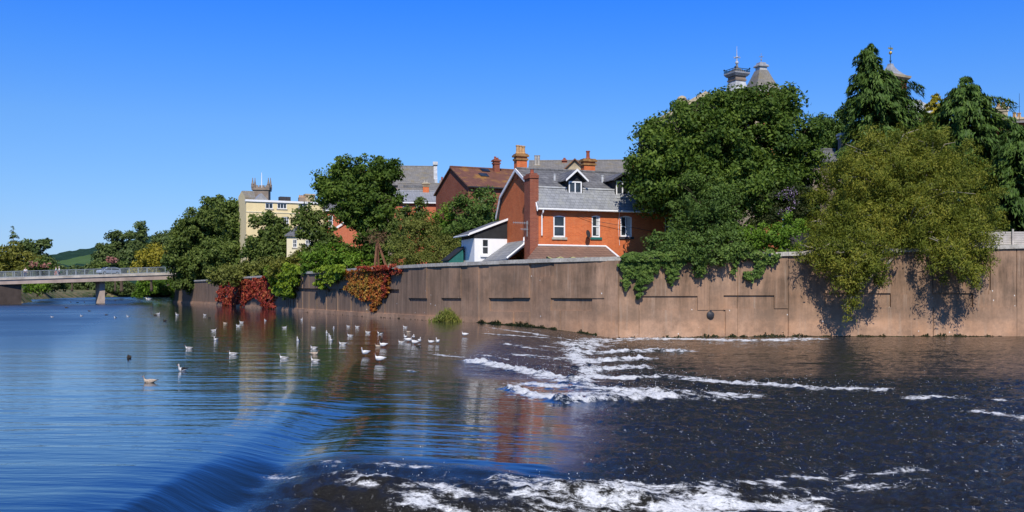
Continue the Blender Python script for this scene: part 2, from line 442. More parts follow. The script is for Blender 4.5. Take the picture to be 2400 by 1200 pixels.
# ------------------------------------------------------------------ water
def crest_x(y): return -3.8+1.7*sstep(46, 62, y)
_jy = [0, 5, 9, 10.6, 11.8, 13, 17, 20, 24, 30, 37, 45, 53, 60, 70]
_jx = [-2.4, -2.4, -2.2, -1.9, -.3, 1.0, 1.6, 1.9, 2.3, 2.5, 2.7, 3.6, 4.8, 6.2, 7.0]
def jump_x(y): return np.interp(y, _jy, _jx)
def water_base(x, y):
    cx = crest_x(y); s = x-cx
    tt = np.clip(s/(jump_x(y)+3.6*sstep(10.8, 13, y)*(1-sstep(25, 31, y))-cx), 0, 1)
    A = .26*(1-sstep(10.6, 13.4, y))
    body = .6*tt+.4*tt**3
    z = -A*sstep(-.12, .75, s)+(LOW+A)*body
    z = z-.105*np.exp(-((s-.75)/.5)**2)*sstep(10.0, 12.5, y)*(1-sstep(15.5, 21, y))
    z = z-.05*sstep(-.9, .4, s)*(1-sstep(40, 55, y))*(1-tt)
    return np.where(s < -1, 0.0, z)
def wz(x, y): return float(water_base(np.array([float(x)]), np.array([float(y)]))[0])
# foam streaks: list of (points (x, y), half width across, strength)
def fp(px, py, z=LOW):                 # where the sight line to a photo pixel meets the water
    for _ in range(14):
        d = F*(H-z)/(py-HY); z = .5*z+.5*wz((px-1200)/F*d, d)
    return ((px-1200)/F*d, d)
FOAM = [
 ([fp(1352,812),fp(1345,822),fp(1350,838),fp(1368,858),fp(1380,878),fp(1392,888)], .55, 1.08),
 ([fp(1352,812),fp(1420,799),fp(1500,795),fp(1600,796),fp(1750,799),fp(1900,796)], 1.5, 1.02),
 ([fp(1345,826),fp(1450,826),fp(1530,823),fp(1595,823)], .9, 1.15),
 ([fp(1350,848),fp(1430,846),fp(1500,842)], .9, 1.15),
 ([fp(1362,868),fp(1440,865),fp(1500,864)], .75, 1.1),
 ([fp(1375,882),fp(1480,888),fp(1560,884),fp(1700,900),fp(1800,903),fp(1930,915),fp(2050,916)], .55, .98),
 ([fp(2150,938),fp(2190,935),fp(2250,937)], .45, .95), ([fp(2270,938),fp(2330,939),fp(2450,939)], .2, .8),
 ([fp(2290,968),fp(2400,985)], .4, .72),
 ([fp(1112,848,-.3),fp(1200,866,-.4),fp(1300,887,-.55),fp(1370,895)], .55, 1.2),
 ([fp(1240,872,-.45),fp(1330,900,-.6),fp(1380,905)], .6, 1.0),
 ([fp(1200,912,-.5),fp(1250,928,-.6),fp(1330,942),fp(1450,940),fp(1570,932)], .36, 1.2),
 ([fp(1260,903,-.55),fp(1400,915),fp(1600,925),fp(1720,930)], .9, .98),
 ([fp(1300,928,-.6),fp(1480,925),fp(1650,935)], .8, .92),
 ([fp(1140,767,-.05),fp(1200,776,-.2),fp(1330,797,-.5)], .5, .72),
 ([fp(1145,783,-.1),fp(1280,794,-.4)], .5, .85), ([fp(1190,808,-.2),fp(1290,826,-.5)], .45, .95), ([fp(1280,813,-.5),fp(1345,822)], .5, .75),
 ([fp(1240,836,-.5),fp(1300,842,-.55),fp(1345,845)], .9, .9), ([fp(1130,832,-.15),fp(1180,843,-.3)], .3, .8),
 ([fp(1030,832,-.05),fp(1075,836,-.1)], .5, .62), ([fp(955,868,-.02),fp(965,870,-.02)], .2, .7),
 ([fp(1290,858,-.55),fp(1370,868)], .5, .75),
 ([fp(850,1134,-.55),fp(900,1132,-.6),fp(990,1150),fp(1080,1160)], .3, 1.1),
 ([fp(1000,1135),fp(1120,1150),fp(1200,1165),fp(1260,1180)], .35, .85),
 ([fp(1170,1130),fp(1250,1150),fp(1300,1158)], .33, 1.15), ([fp(1290,1150),fp(1350,1148),fp(1430,1150),fp(1480,1160)], .42, 1.3),
 ([fp(1200,1175),fp(1400,1172),fp(1600,1175),fp(1800,1165)], .6, .92), ([fp(1000,1200),fp(1200,1205),fp(1600,1200),fp(1900,1190)], .6, .9),
 ([fp(1450,1150),fp(1600,1148),fp(1750,1142),fp(1850,1128),fp(1950,1126),fp(2020,1112),fp(2150,1102)], .22, .84),
 ([fp(1900,1160),fp(2100,1140),fp(2200,1130)], .4, .6),
 ([fp(640,1118,-.4),fp(720,1120,-.5)], .15, .62), ([fp(780,1112,-.5),fp(840,1117,-.5)], .2, .62), ([fp(900,1090,-.55),fp(1000,1096,-.6)], .16, .8), ([fp(750,1082,-.5),fp(800,1086,-.5)], .12, .7),
]
def foam_mask(x, y):
    f = np.zeros_like(x)
    for pts, w, st in FOAM:
        best = np.full_like(x, 1e9)
        for (x0, y0), (x1, y1) in zip(pts[:-1], pts[1:]):
            dx, dy = x1-x0, y1-y0
            L2 = dx*dx+dy*dy+1e-9
            tt = np.clip(((x-x0)*dx+(y-y0)*dy)/L2, 0, 1)
            best = np.minimum(best, np.hypot(x-x0-tt*dx, y-y0-tt*dy))
        f = np.maximum(f, st*np.exp(-(best/w)**2))
    return f
angs = np.linspace(R(-42), R(42), 980)
rad = [3.2]
while rad[-1] < 75: rad.append(rad[-1]*1.0052)
while rad[-1] < 2400: rad.append(rad[-1]*1.018)
rad = np.array(rad)
A_, R_ = np.meshgrid(angs, rad)
X = R_*np.sin(A_); Y = R_*np.cos(A_)
Z = water_base(X, Y)
cx = crest_x(Y); jx = jump_x(Y)
down = sstep(0, 1.0, (X-cx)/(jx-cx))
rough = sstep(.80, 1.22, (X-cx)/(jx-cx)+.22*(fbm(X*.5, Y*.5, 5)-.5))
nearrough = sstep(.4, 1.6, X-cx)*(1-sstep(11.7, 13.5, Y+.25*(X+2)+1.2*(fbm(X*.6, Y*.6, 6)-.5)))     # broken water of the near end
far_calm = sstep(46.5, 49, Y)*0
calmlow = sstep(29.5, 33, Y-.0*X)*sstep(4.5, 8, X)*(1-sstep(53, 57, Y)*.3)  # smooth brown water under the wall
rough = np.clip(np.maximum(rough, nearrough), 0, 1)*(1-.85*calmlow)
mid = sstep(.1, .6, (X-cx)/(jx-cx))*sstep(24, 29, Y)*(1-sstep(62, 70, Y))*(1-calmlow)  # streaming apron beyond the tongue
rough = np.maximum(rough, mid*.70*sstep(-3, 0, X))
near = 1-sstep(70, 90, R_)
fr = foam_mask(X, Y)*near
sx, sy = X*1.3, Y*2.4
n1 = fbm(sx*1.2+fbm(X, Y, 31)*1.2, sy*1.3, 11, 5, .6)
n2 = fbm(X*7, Y*9, 12, 3, .6)
n3 = fbm(X*1.9, Y*7.5, 13, 4, .68); n4 = fbm(X*5, Y*16, 14, 3, .7)
NN = ((n1-.5)*.9+(n3-.5)*1.5+(n4-.5)*.7)*1.5+.5
foam = np.clip((fr*(1.34-.24*(Y < 16))-NN)*.95, 0, 1)*np.clip(fr*2.0-.12, 0, 1)
# whitecaps on the broken water
wc = sstep(.60, .74, fbm(X*2.2, Y*3.2, 21, 4, .6))*.35*rough*(1-calmlow)
foam = np.clip(foam+wc*near*.55, 0, 1)
r1 = np.abs(fbm(X*.9, Y*1.5, 41, 4, .55)-.5)*2; r2 = fbm(X*3.1, Y*5, 42, 4, .6)-.5
r3 = fbm(X*5.5, Y*8, 43, 3, .6)-.5
Z += near*rough*(.09*(.5-r1)+.085*r2+.06*r3)
Z += near*calmlow*(.05*(fbm(X*.5, Y*2.2, 44, 4, .6)-.5)+.03*(fbm(X*2, Y*6, 45, 3, .6)-.5))*sstep(0, .5, down)
Z += near*np.clip(fr, 0, 1.3)*(.06+.16*(n1-.45)+.16*(n2-.5)+.14*(n3-.5))*(.4+.6*sstep(.75, 1.1, fr))*np.where(Y < 17, .55, 1)
# long folds in the sheet as it slides off the near sill
fold = (fbm(X*.75+.35*Y, Y*2.4, 51, 3, .55)-.5)*sstep(.25, 1.2, X-cx)*(1-sstep(12.0, 14.0, Y+.4*fbm(X, Y, 52)))
Z += .13*fold+.028*(fbm(X*.9+.6*fbm(X, Y*2, 57), Y*3.6+1.5*fbm(X*.8, Y*.9, 56), 53, 4, .6)-.5)*sstep(.1, .8, X-cx)*(1-sstep(12, 14.5, Y))
Z += .016*(fbm(X*.55-.3*Y, Y*1.6, 54, 3, .5)-.5)*sstep(.2, 2, X-cx)*near*(1-rough)
# gentle ripples on the pool, crests lying across the view
upn = fbm(X*.30, Y*1.7, 61, 3, .5)-.5
Z += near*(1-rough)*(1-down*.6)*(.020*upn)*sstep(0, 12, R_)
V = np.stack([X, Y, Z], -1).reshape(-1, 3)
nr, na = X.shape
ii = np.arange(nr-1)[:, None]*na+np.arange(na-1)[None, :]
Q = np.stack([ii, ii+1, ii+1+na, ii+na], -1).reshape(-1, 4)
t = NT('river_water'); v = t.obj(); x, y, z = t.sep(v)
af = t.n('ShaderNodeAttribute', attribute_name='foam').outputs['Fac']; ar = t.n('ShaderNodeAttribute', attribute_name='rough').outputs['Fac']
nb = t.noise(t.map(v, (.85, 4.2, 1)), 1.0, 3, .5)
nc = t.noise(t.map(v, (3.2, 7, 1)), 1.0, 3, .6)
nr_ = t.noise(t.map(v, (11, 9, 6)), 1.5, 5, .75)
b1 = t.bump(nb, .10, .10)
patch = t.ramp(t.noise(t.map(v, (.05, .03, 1)), 1, 3, .6), [(.3, .25), (.7, 1)])
bb = t.n('ShaderNodeBump'); t.l(nc, bb.inputs['Height']); bb.inputs['Distance'].default_value = .035; t.l(b1, bb.inputs['Normal'])
t.l(t.math('MULTIPLY', patch, .17), bb.inputs['Strength'])
b3 = t.n('ShaderNodeBump'); t.l(nr_, b3.inputs['Height']); b3.inputs['Distance'].default_value = .06; t.l(bb.outputs[0], b3.inputs['Normal'])
BS = b3.inputs['Strength']
at_ = t.n('ShaderNodeAttribute', attribute_name='tail').outputs['Fac']
wcol = t.mix(t.math('MAXIMUM', ar, at_), t.ramp(t.noise(v, .2, 3), [(.3, (.007, .015, .028)), (.7, (.010, .017, .024))]), (.018, .0165, .012))
t.l(t.math('MAXIMUM', t.math('MULTIPLY', ar, .9), t.math('MULTIPLY', at_, .6)), BS)
open_ = t.ramp(t.math('DIVIDE', t.math('SUBTRACT', t.math('MULTIPLY_ADD', y, -.373, 3.0), x), 10.0), [(0.0, .0), (.7, 1)])
wind = t.math('MULTIPLY', t.ramp(t.math('DIVIDE', y, 100), [(.14, .0), (.40, .75), (.8, 1.0)]), t.ramp(t.noise(t.map(v, (.04, .05, 1)), 1, 3, .6), [(.35, .6), (.65, 1.1)]))
wind = t.math('MULTIPLY_ADD', t.math('MULTIPLY', wind, open_), .33, t.math('MULTIPLY_ADD', ar, .17, .026))
wat = t.pbr(wcol, wind, .5, b3.outputs[0], done=False, ior=1.5)
t.l(t.math('MULTIPLY_ADD', t.math('MAXIMUM', ar, at_), -.39, 1.66), [n_ for n_ in t.t.nodes if n_.type == 'BSDF_PRINCIPLED'][0].inputs['IOR'])
fn = t.noise(t.map(v, (14, 18, 14)), 1.4, 4, .75)
f2 = t.noise(t.map(v, (5, 22, 9)), 1.6, 4, .7)
ff = t.math('MULTIPLY_ADD', t.math('ADD', fn, f2), 3.0, t.math('MULTIPLY_ADD', af, 1.9, -3.62), clamp=True)
ff = t.math('MULTIPLY', ff, t.ramp(af, [(.0, .30), (.6, .88)]))
ff = t.math('MULTIPLY', ff, t.math('GREATER_THAN', af, .02))
fleck = t.ramp(t.noise(t.map(v, (7.5, 3.4, 7)), 1.5, 3, .62), [(.640, 0), (.70, 1)])
fleck = t.math('MULTIPLY', fleck, t.ramp(t.noise(t.map(v, (.5, .5, 1)), 1.2, 3, .6), [(.38, .12), (.62, .75)]))
ff = t.math('MAXIMUM', ff, t.math('MULTIPLY', fleck, t.math('MULTIPLY', ar, .55)))
fo = t.pbr(t.ramp(fn, [(.3, (.50, .52, .55)), (.62, (.84, .85, .85))]), .7, .3, t.bump(fn, .6, .06), done=False)
ms = t.n('ShaderNodeMixShader'); t.l(ff, ms.inputs[0]); t.l(wat, ms.inputs[1]); t.l(fo, ms.inputs[2]); t.l(ms.outputs[0], t.out.inputs[0])
M['water'] = t.m
water = npmesh('river_water', V, Q, M['water'], smooth=True)
for nm, arr in (('foam', foam), ('rough', rough*near), ('tail', down*near*sstep(.85, 1.15, (X-cx)/(jx-cx)))):
    at = water.data.attributes.new(nm, 'FLOAT', 'POINT'); at.data.foreach_set('value', np.ascontiguousarray(arr.ravel(), np.float32))
tag(water, kind='structure')
# flung drops above the broken water
rg = np.random.default_rng(5)
flatp = np.clip(foam*1.5*near+rough*near*.12*sstep(.52, .68, fbm(X*.8, Y*.9, 91, 4, .6)), 0, 1)*(R_**2)*(R_ < 62)*(R_ > 9)/np.maximum(R_, 20)
pr = flatp.ravel(); pr = pr/pr.sum()
idx = rg.choice(len(pr), 2200, p=pr)
c = V[idx]+np.stack([rg.uniform(-.05, .05, len(idx)), rg.uniform(-.08, .08, len(idx)), np.abs(rg.normal(0, .045, len(idx)))*(1+3*foam.ravel()[idx])], -1)
s = rg.uniform(.0022, .0055, len(idx))*(1+np.hypot(c[:, 0], c[:, 1])/45)
dirs = np.array([(1,0,0),(-1,0,0),(0,1,0),(0,-1,0),(0,0,1.2),(0,0,-1.2)], float)
VV = (c[:, None, :]+dirs[None]*s[:, None, None]).reshape(-1, 3)
oct_ = np.array([(0,2,4),(2,1,4),(1,3,4),(3,0,4),(2,0,5),(1,2,5),(3,1,5),(0,3,5)])
QQ = (np.arange(len(idx))[:, None, None]*6+oct_[None]).reshape(-1, 3)
M['spray'] = m_plain('white_spray', (.85, .87, .88), .3, .05, 9)
sp = npmesh('water_spray', VV, QQ, M['spray']); tag(sp, 'white drops of spray flung up over the broken weir water', 'spray', kind='stuff')

# ------------------------------------------------------------------ land
t = NT('garden_earth_and_grass'); v = t.obj()
t.pbr(t.ramp(t.noise(v, .25, 5, .7), [(.3, (.035, .05, .015)), (.6, (.06, .085, .02)), (.8, (.10, .085, .045))]), .95, .1); M['ground'] = t.m
t = NT('sandy_bank'); v = t.obj()
t.pbr(t.ramp(t.noise(v, .35, 5, .7), [(.36, (.25, .18, .11)), (.46, (.20, .16, .09)), (.54, (.06, .09, .025))]), .95, .1); M['bank'] = t.m
bx = [wall_xy(p) for p in np.arange(2860, 404, -30)]
offs = [.45, 10, 30, 80, 200, 600, 3500]; hts = [3.55, 3.7, 4.0, 6.0, 9, 14, 20]
mb = MB(); dirv = Vector((.4, .92)).normalized()
g = []
for p in bx:
    g.append([(p.x+dirv.x*o_, p.y+dirv.y*o_, h_) for o_, h_ in zip(offs, hts)])
g.insert(0, [(q[0]+400, q[1], q[2]) for q in g[0]])
for i in range(len(g)-1):
    for j in range(len(offs)-1): mb.quad(g[i][j], g[i+1][j], g[i+1][j+1], g[i][j+1])
tag(mb.build('ground', M['ground']), kind='structure')
# the bank beyond the bridge, round the bend of the river
bl = [(-420,120),(-125,158),(-92,166),(-88,178),(-100,205),(-128,262),(-150,330),(-165,395),(-150,428),(-118,432),(-98,400),(-86,330),(-72,240),(-65,200),(-62,188)]
fine = []
for (x0, y0), (x1, y1) in zip(bl[:-1], bl[1:]):
    n = max(1, int(math.hypot(x1-x0, y1-y0)/9))
    for k in range(n): fine.append((x0+(x1-x0)*k/n, y0+(y1-y0)*k/n))
fine.append(bl[-1])
def bank(name, pts, dv, offs, hts, m):
    g = []
    for i, (x_, y_) in enumerate(pts):
        w = vnoise(np.array([i*.37]), np.array([3.1]), 9)[0]
        dd = dv(i/len(pts))
        g.append([(x_+dd[0]*(o_+(w*3 if j in (1, 2) else 0)), y_+dd[1]*(o_+(w*3 if j in (1, 2) else 0)), h_*(1+.25*(w-.5) if h_ > 0 else 1)) for j, (o_, h_) in enumerate(zip(offs, hts))])
    mb = MB()
    for i in range(len(g)-1):
        for j in range(len(offs)-1): mb.quad(g[i][j], g[i+1][j], g[i+1][j+1], g[i][j+1])
    return mb.build(name, m, smooth=True)
def dvv(f):
    a = R(130-110*sstep(.55, .8, np.array([f]))[0]); return (math.cos(a), math.sin(a))
tag(bank('river_bank', fine, dvv, [-3, 0, 3, 9, 24, 90], [-.8, -.05, .9, 2.0, 2.6, 4], M['bank']), kind='structure')
tag(bank('meadow', [(-900,300),(-420,330),(-300,420),(-200,470),(-120,480),(-60,460),(-30,400)], lambda f: (-.1, .99), [-70, 0, 120, 400, 900], [2.2, 3.0, 4, 7, 16], M['ground']), kind='structure')
# far hills
t = NT('wooded_hill'); v = t.obj(); x, y, z = t.sep(v)
wood = t.ramp(t.noise(t.map(v, (1, 1, 1.5)), .045, 5, .75), [(.3, (.011, .030, .022)), (.6, (.022, .052, .032)), (.8, (.045, .085, .045))])  # bluish cast in the wood colours stands in for distance haze
fld = t.ramp(t.noise(v, .01, 3), [(.3, (.05, .095, .032)), (.7, (.07, .125, .042))])
af2 = t.n('ShaderNodeAttribute', attribute_name='field').outputs['Fac']
t.pbr(t.mix(t.ramp(af2, [(.42, 0), (.52, 1)]), wood, fld), .95, .05, t.bump(t.noise(v, .06, 4, .7), .6, 6)); M['hill'] = t.m
def crest_py(px): return np.interp(px, [-900,-300,0,60,120,170,230,300,360,420,520,700,1200,2400], [640,632,614,607,601,590,580,566,555,549,543,550,600,640])
pxs = np.linspace(-900, 2400, 420); ts = np.linspace(0, 1, 60)
PX, TT = np.meshgrid(pxs, ts)
D = 900+900*TT
zc = (HY-crest_py(PX))/F*1800+H
ZZ = 6+(zc-6)*TT**.85
XX = (PX-1200)/F*1500*(1+.0*TT)*1.0
XX = (PX-1200)/F*D
woodm = 1-sstep(.0, 1, (TT > .32)*(TT < .66)*(PX > 60)*(PX < 330)*1.0*sstep(.0, .06, TT-.32-.03*np.sin(PX/17))*sstep(0, .05, 0.66-TT+.14*(PX-210)/100))
ZZ += woodm*(fbm(XX/14, D/14, 71, 4, .6)-.35)*11
V2 = np.stack([XX, D, ZZ], -1).reshape(-1, 3); na2 = len(pxs)
ii = np.arange(len(ts)-1)[:, None]*na2+np.arange(na2-1)[None, :]
hill = npmesh('hills', V2, np.stack([ii, ii+1, ii+1+na2, ii+na2], -1).reshape(-1, 4), M['hill'], smooth=True); tag(hill, kind='structure')
at = hill.data.attributes.new('field', 'FLOAT', 'POINT'); at.data.foreach_set('value', np.ascontiguousarray((1-woodm).ravel(), np.float32))
# ------------------------------------------------------------------ foliage
M['oak'] = m_leaf('dark_oak_leaf', (0.039, 0.075, 0.012), (0.075, 0.13, 0.019), (0.156, 0.224, 0.034))
M['ash'] = m_leaf('mid_green_leaf', (0.058, 0.107, 0.022), (0.098, 0.163, 0.034), (0.156, 0.234, 0.048))
M['bright'] = m_leaf('bright_green_leaf', (0.072, 0.143, 0.014), (0.13, 0.234, 0.024), (0.221, 0.325, 0.036))
M['willow'] = m_leaf('olive_willow_leaf', (0.08, 0.108, 0.014), (0.158, 0.184, 0.022), (0.28, 0.262, 0.036), .5)
M['olive'] = m_leaf('olive_leaf', (0.098, 0.114, 0.026), (0.156, 0.176, 0.036), (0.234, 0.247, 0.054), .5)
M['dull'] = m_leaf('dull_green_leaf', (0.058, 0.094, 0.019), (0.107, 0.153, 0.031), (0.169, 0.215, 0.05))
M['conifer'] = m_leaf('dark_conifer_spray', (0.033, 0.068, 0.012), (0.065, 0.12, 0.022), (0.124, 0.195, 0.036), .3, .15)
M['golden'] = m_leaf('golden_conifer_spray', (.16, .15, .01), (.30, .26, .02), (.42, .35, .03), .6, .2)
M['yellow'] = m_leaf('yellow_green_leaf', (0.1, 0.115, 0.02), (0.175, 0.18, 0.03), (0.25, 0.24, 0.05), .3)
M['golden_leaf'] = m_leaf('golden_green_leaf', (.20, .19, .02), (.32, .28, .03), (.42, .36, .05), .3)
M['lime'] = m_leaf('lime_green_leaf', (0.104, 0.169, 0.014), (0.195, 0.286, 0.024), (0.299, 0.377, 0.036), .8)
M['ivy'] = m_leaf('ivy_leaf', (0.046, 0.088, 0.014), (0.091, 0.156, 0.029), (0.169, 0.234, 0.048), 1.2, .2)
M['redleaf'] = m_leaf('red_creeper_leaf', (0.17, 0.022, 0.018), (0.38, 0.055, 0.038), (0.42, 0.17, 0.06), 1.0, .3)
M['orangeleaf'] = m_leaf('orange_creeper_leaf', (0.30, 0.05, 0.022), (0.44, 0.16, 0.035), (0.42, 0.31, 0.06), .9, .3)
M['purple'] = m_leaf('dull_purple_leaf', (0.018, 0.039, 0.007), (0.036, 0.055, 0.013), (0.077, 0.078, 0.03), .9, .2)
M['lilac'] = m_leaf('lilac_flower', (.22, .14, .26), (.35, .24, .40), (.5, .4, .52), 1, .2)
M['pinkflower'] = m_leaf('pink_blossom', (.22, .08, .07), (.34, .15, .12), (.45, .24, .2), 1, .2)
M['farwood'] = m_leaf('far_tree_leaf', (0.052, 0.081, 0.024), (0.088, 0.127, 0.036), (0.137, 0.182, 0.054), .15, .2)
M['reed'] = m_leaf('reed_blade', (.08, .11, .02), (.15, .17, .03), (.24, .22, .05), .6, .25)
RG = np.random.default_rng(11)

def unit(a): return a/np.maximum(np.linalg.norm(a, axis=-1, keepdims=True), 1e-9)
def leaf_quads(c, nrm, axis, L, Wd):
    """rhombic leaves, slightly folded along the midrib"""
    a = unit(axis-nrm*np.sum(axis*nrm, -1, keepdims=True)); b = np.cross(nrm, a)
    L = L[:, None]; Wd = Wd[:, None]
    v = np.stack([c-a*L*.5, c+b*Wd*.5-a*L*.08+nrm*Wd*.12, c+a*L*.5, c-b*Wd*.5-a*L*.08+nrm*Wd*.12], 1)
    n = len(c)
    return v.reshape(-1, 3), np.arange(n*4).reshape(n, 4)
def crown_points(blobs, dens, clump, rg, shell=.72, hang=0.0):
    """blobs: (centre xyz, radii xyz). returns leaf centres, outward normals"""
    C, N = [], []
    for (c, r) in blobs:
        c = np.array(c); r = np.array(r); rm = (r[0]*r[1]*r[2])**(1/3)
        area = 4*math.pi*rm*rm
        nc = max(8, int(area/(clump*clump*2.0)))
        d = unit(rg.normal(size=(nc, 3)))
        k = np.where(rg.random(nc) < .78, rg.uniform(shell, 1.06, nc), rg.uniform(.25, shell, nc))
        k += .09*np.sin(d[:, 0]*5+c[0])+.07*np.sin(d[:, 2]*7+c[2]*2+d[:, 1]*4)
        cc = c+d*k[:, None]*r
        nl = max(3, int(dens*area*1.0/nc))
        cs = clump*rg.uniform(.55, 1.25, nc)
        off = rg.normal(size=(nc, nl, 3)); off = unit(off)*rg.random((nc, nl, 1))**.45
        off[:, :, 2] *= .75
        p = cc[:, None, :]+off*cs[:, None, None]
        if hang: p[:, :, 2] -= rg.random((nc, nl))**2*hang
        o = unit(.75*off+.45*d[:, None, :]+np.array([0, 0, .30]))
        C.append(p.reshape(-1, 3)); N.append(o.reshape(-1, 3))
    return np.concatenate(C), np.concatenate(N)
def foliage(name, blobs, m, parent, dens=60, clump=.8, size=.24, asp=.55, hang=0, rnd=.75, droop=.0, seed=1, shell=.72):
    rg = np.random.default_rng(seed)
    c, o = crown_points(blobs, dens*1.75, clump, rg, shell, hang)
    n = unit(o+rnd*rg.normal(size=o.shape))
    ax = rg.normal(size=o.shape); ax[:, 2] -= droop
    L = size*rg.uniform(.65, 1.35, len(c))
    V, Q = leaf_quads(c, n, ax, L, L*asp)
    return npmesh(name, V, Q, m, parent)
def pxblob(b, d, o):
    """photo ellipse (px, py, rx, ry[, depth offset[, depth radius factor]]) at distance d -> metric ellipsoid relative to o"""
    px, py, rx, ry = b[:4]; dd = d+(b[4] if len(b) > 4 else 0); k = b[5] if len(b) > 5 else .9
    p = P(px, py, dd)-o; s = dd/F
    return ((p.x, p.y, p.z), (rx*s, max(.3, min(rx, ry*1.3)*s*k), ry*s))
def trunk_mesh(name, blobs, m, parent, base, r0, rg, fork=.45, lean=0):
    b = MB(); base = Vector(base)
    top = max(blobs, key=lambda q: q[0][2]+q[1][2]*.3)
    cen = sum((Vector(q[0]) for q in blobs), Vector())/len(blobs)
    fk = base.lerp(Vector((cen.x, cen.y, cen.z)), fork)
    fk.x = base.x*.6+fk.x*.4; fk.y = base.y*.6+fk.y*.4
    pts = [base-Vector((0,0,.4)), base+Vector((0,0,.2)), base.lerp(fk, .5)+Vector((rg.uniform(-.12,.12), rg.uniform(-.1,.1), 0)), fk]
    b.tube(pts, [r0*1.35, r0*1.05, r0*.85, r0*.72], 8)
    for (c, r) in blobs:
        c = Vector(c); mid = fk.lerp(c, .5)+Vector((rg.uniform(-.3,.3), rg.uniform(-.2,.2), .15*(c-fk).length*.5))
        b.tube([fk-Vector((0,0,.1)), mid, c], [r0*.5, r0*.3, r0*.12], 6)
        for _ in range(4):
            e = c+Vector((rg.uniform(-1,1)*r[0], rg.uniform(-1,1)*r[1], rg.uniform(-.3,.9)*r[2]))*.85
            b.tube([mid.lerp(c, .6), c.lerp(e, .5)+Vector((0,0,.1)), e], [r0*.2, r0*.12, r0*.04], 5)
    return b.build(name, m, parent, True)
def tree(name, label, cat, blobs, d, m, base_px=None, zg=3.7, r0=.22, group=None, bark=None, dens=60, clump=.8, size=.24, seed=1, base_dy=0, fork=.45, trunkname='trunk', **kw):
    bp = base_px if base_px is not None else sum(b[0] for b in blobs)/len(blobs)
    p = P(bp, 0, d+base_dy); p.z = zg
    root = empty(name, p, 0, label, cat, group)
    B = [pxblob(b, d, p) for b in blobs]
    foliage('crown' if trunkname == 'trunk' else 'foliage', B, m, root, dens, clump, size, seed=seed, **kw)
    trunk_mesh(trunkname, B, bark or M['bark'], root, (0, 0, 0), r0, random.Random(seed), fork)
    return root
def shrub(name, label, blobs, d, m, cat='shrub', **kw):
    kw.setdefault('r0', .05); kw.setdefault('zg', 3.65); kw.setdefault('fork', .3)
    return tree(name, label, cat, blobs, d, m, trunkname='stem', **kw)

# --- the big dark tree right of the brick house and what grows round it
tree('oak_tree', 'huge dark green broadleaf tree with rounded crown right of the brick house', 'tree',
     [(1715,335,150,125,1),(1600,345,100,80),(1555,405,75,85,-1),(1820,330,95,110,1),(1865,425,70,95,1),(1700,450,140,95,-1),(1600,500,32,40,-2),(1775,255,85,50,1),(1690,265,68,50,1),
      (1522,452,40,45,-1),(1532,320,46,34),(1630,265,45,35),(1840,240,38,35,1),(1498,400,26,26,-1),(1880,330,40,60),(1780,440,95,80,-1.5),(1625,430,90,70,-2.5),(1522,345,38,38),(1512,392,38,42),(1505,425,28,32),(1660,330,60,60,-2)], 66.5, M['oak'], 1700, r0=.45, dens=52, clump=.85, size=.26, seed=3, fork=.4)
tree('ash_sapling', 'mid green feathery young tree in front of the huge dark tree', 'tree',
     [(1640,470,72,55),(1690,500,60,55,-.3),(1635,512,40,40),(1650,540,80,45,-.4),(1720,450,40,40,.3)], 62.5, M['ash'], 1650, r0=.1, dens=75, clump=.6, size=.2, seed=4, asp=.35)
b_ = shrub('buddleia_bush', 'dark purplish bush with lilac flower spikes between oak and willow', [(1825,490,55,48),(1790,520,40,35),(1870,470,40,38)], 63.2, M['purple'], dens=70, clump=.5, size=.17, seed=5, asp=.4)
B = [pxblob(q, 63.2, Vector(b_.location)) for q in [(1845,455,26,14,-1.2),(1838,495,16,12,-1.5),(1862,478,12,10,-1.4)]]
foliage('blossom', B, M['lilac'], b_, 3, .16, .08, seed=6)
shrub('wall_shrub', 'bright green shrub on top of the wall below the purplish bush', [(1800,560,60,36),(1850,545,42,40),(1755,560,45,32),(1840,585,40,28,-.3)], 61.6, M['bright'], dens=85, clump=.45, size=.17, seed=7)
shrub('laurel_shrub', 'glossy mid green shrub on the wall top beside the brick house corner', [(1560,572,55,32),(1610,585,48,30,-.2),(1660,580,52,34),(1710,572,45,34),(1585,592,50,18,-2.4),(1660,598,34,22,-2.2),(1632,622,15,24,-2.3),(1740,590,36,18,-1.6),(1690,602,20,18,-2.0)], 60.9, M['ash'], dens=85, clump=.45, size=.18, seed=8)

wil = [(2120,400,165,95,1.5),(2030,470,115,100,1),(2240,470,95,110,1),(2130,540,190,70,-.5),(1965,560,70,60,-2),(2285,585,46,66,-3.2),(2005,620,66,44,-4.2),(2235,620,56,36,-4.2),(2080,335,80,40,1.5),(2190,350,90,50,1.5),
       (1930,520,45,45,.5),(2310,510,45,60,.6),(1945,605,38,34,-4),(2000,675,24,32,-4.4),(1988,718,11,34,-4.3),(2290,645,24,30,-4.2),(2160,450,120,80,-.8),(2040,545,95,60,-2),(2200,555,80,55,-2),(2060,420,110,70,-.5),(2060,640,40,24,-4.3),(1900,592,30,26,-3.6),
       (1950,575,60,36,-3.4),(2040,580,66,38,-3.6),(2215,580,60,40,-3.6),(2130,515,140,55,-2.2),(1985,520,60,50,-2),(2270,540,60,50,-2.4),(1975,655,34,22,-4.4),(1905,470,36,36,1.5),(2340,545,26,40,0)]
tree('willow_bush', 'broad olive green willow leaning over the river wall on the right', 'tree', wil, 62.4, M['willow'], 2130, r0=.3, dens=95, clump=.52, size=.20, seed=9, asp=.26, droop=.9, fork=.3, rnd=.6, bark=M['bark_pale'], hang=.35)

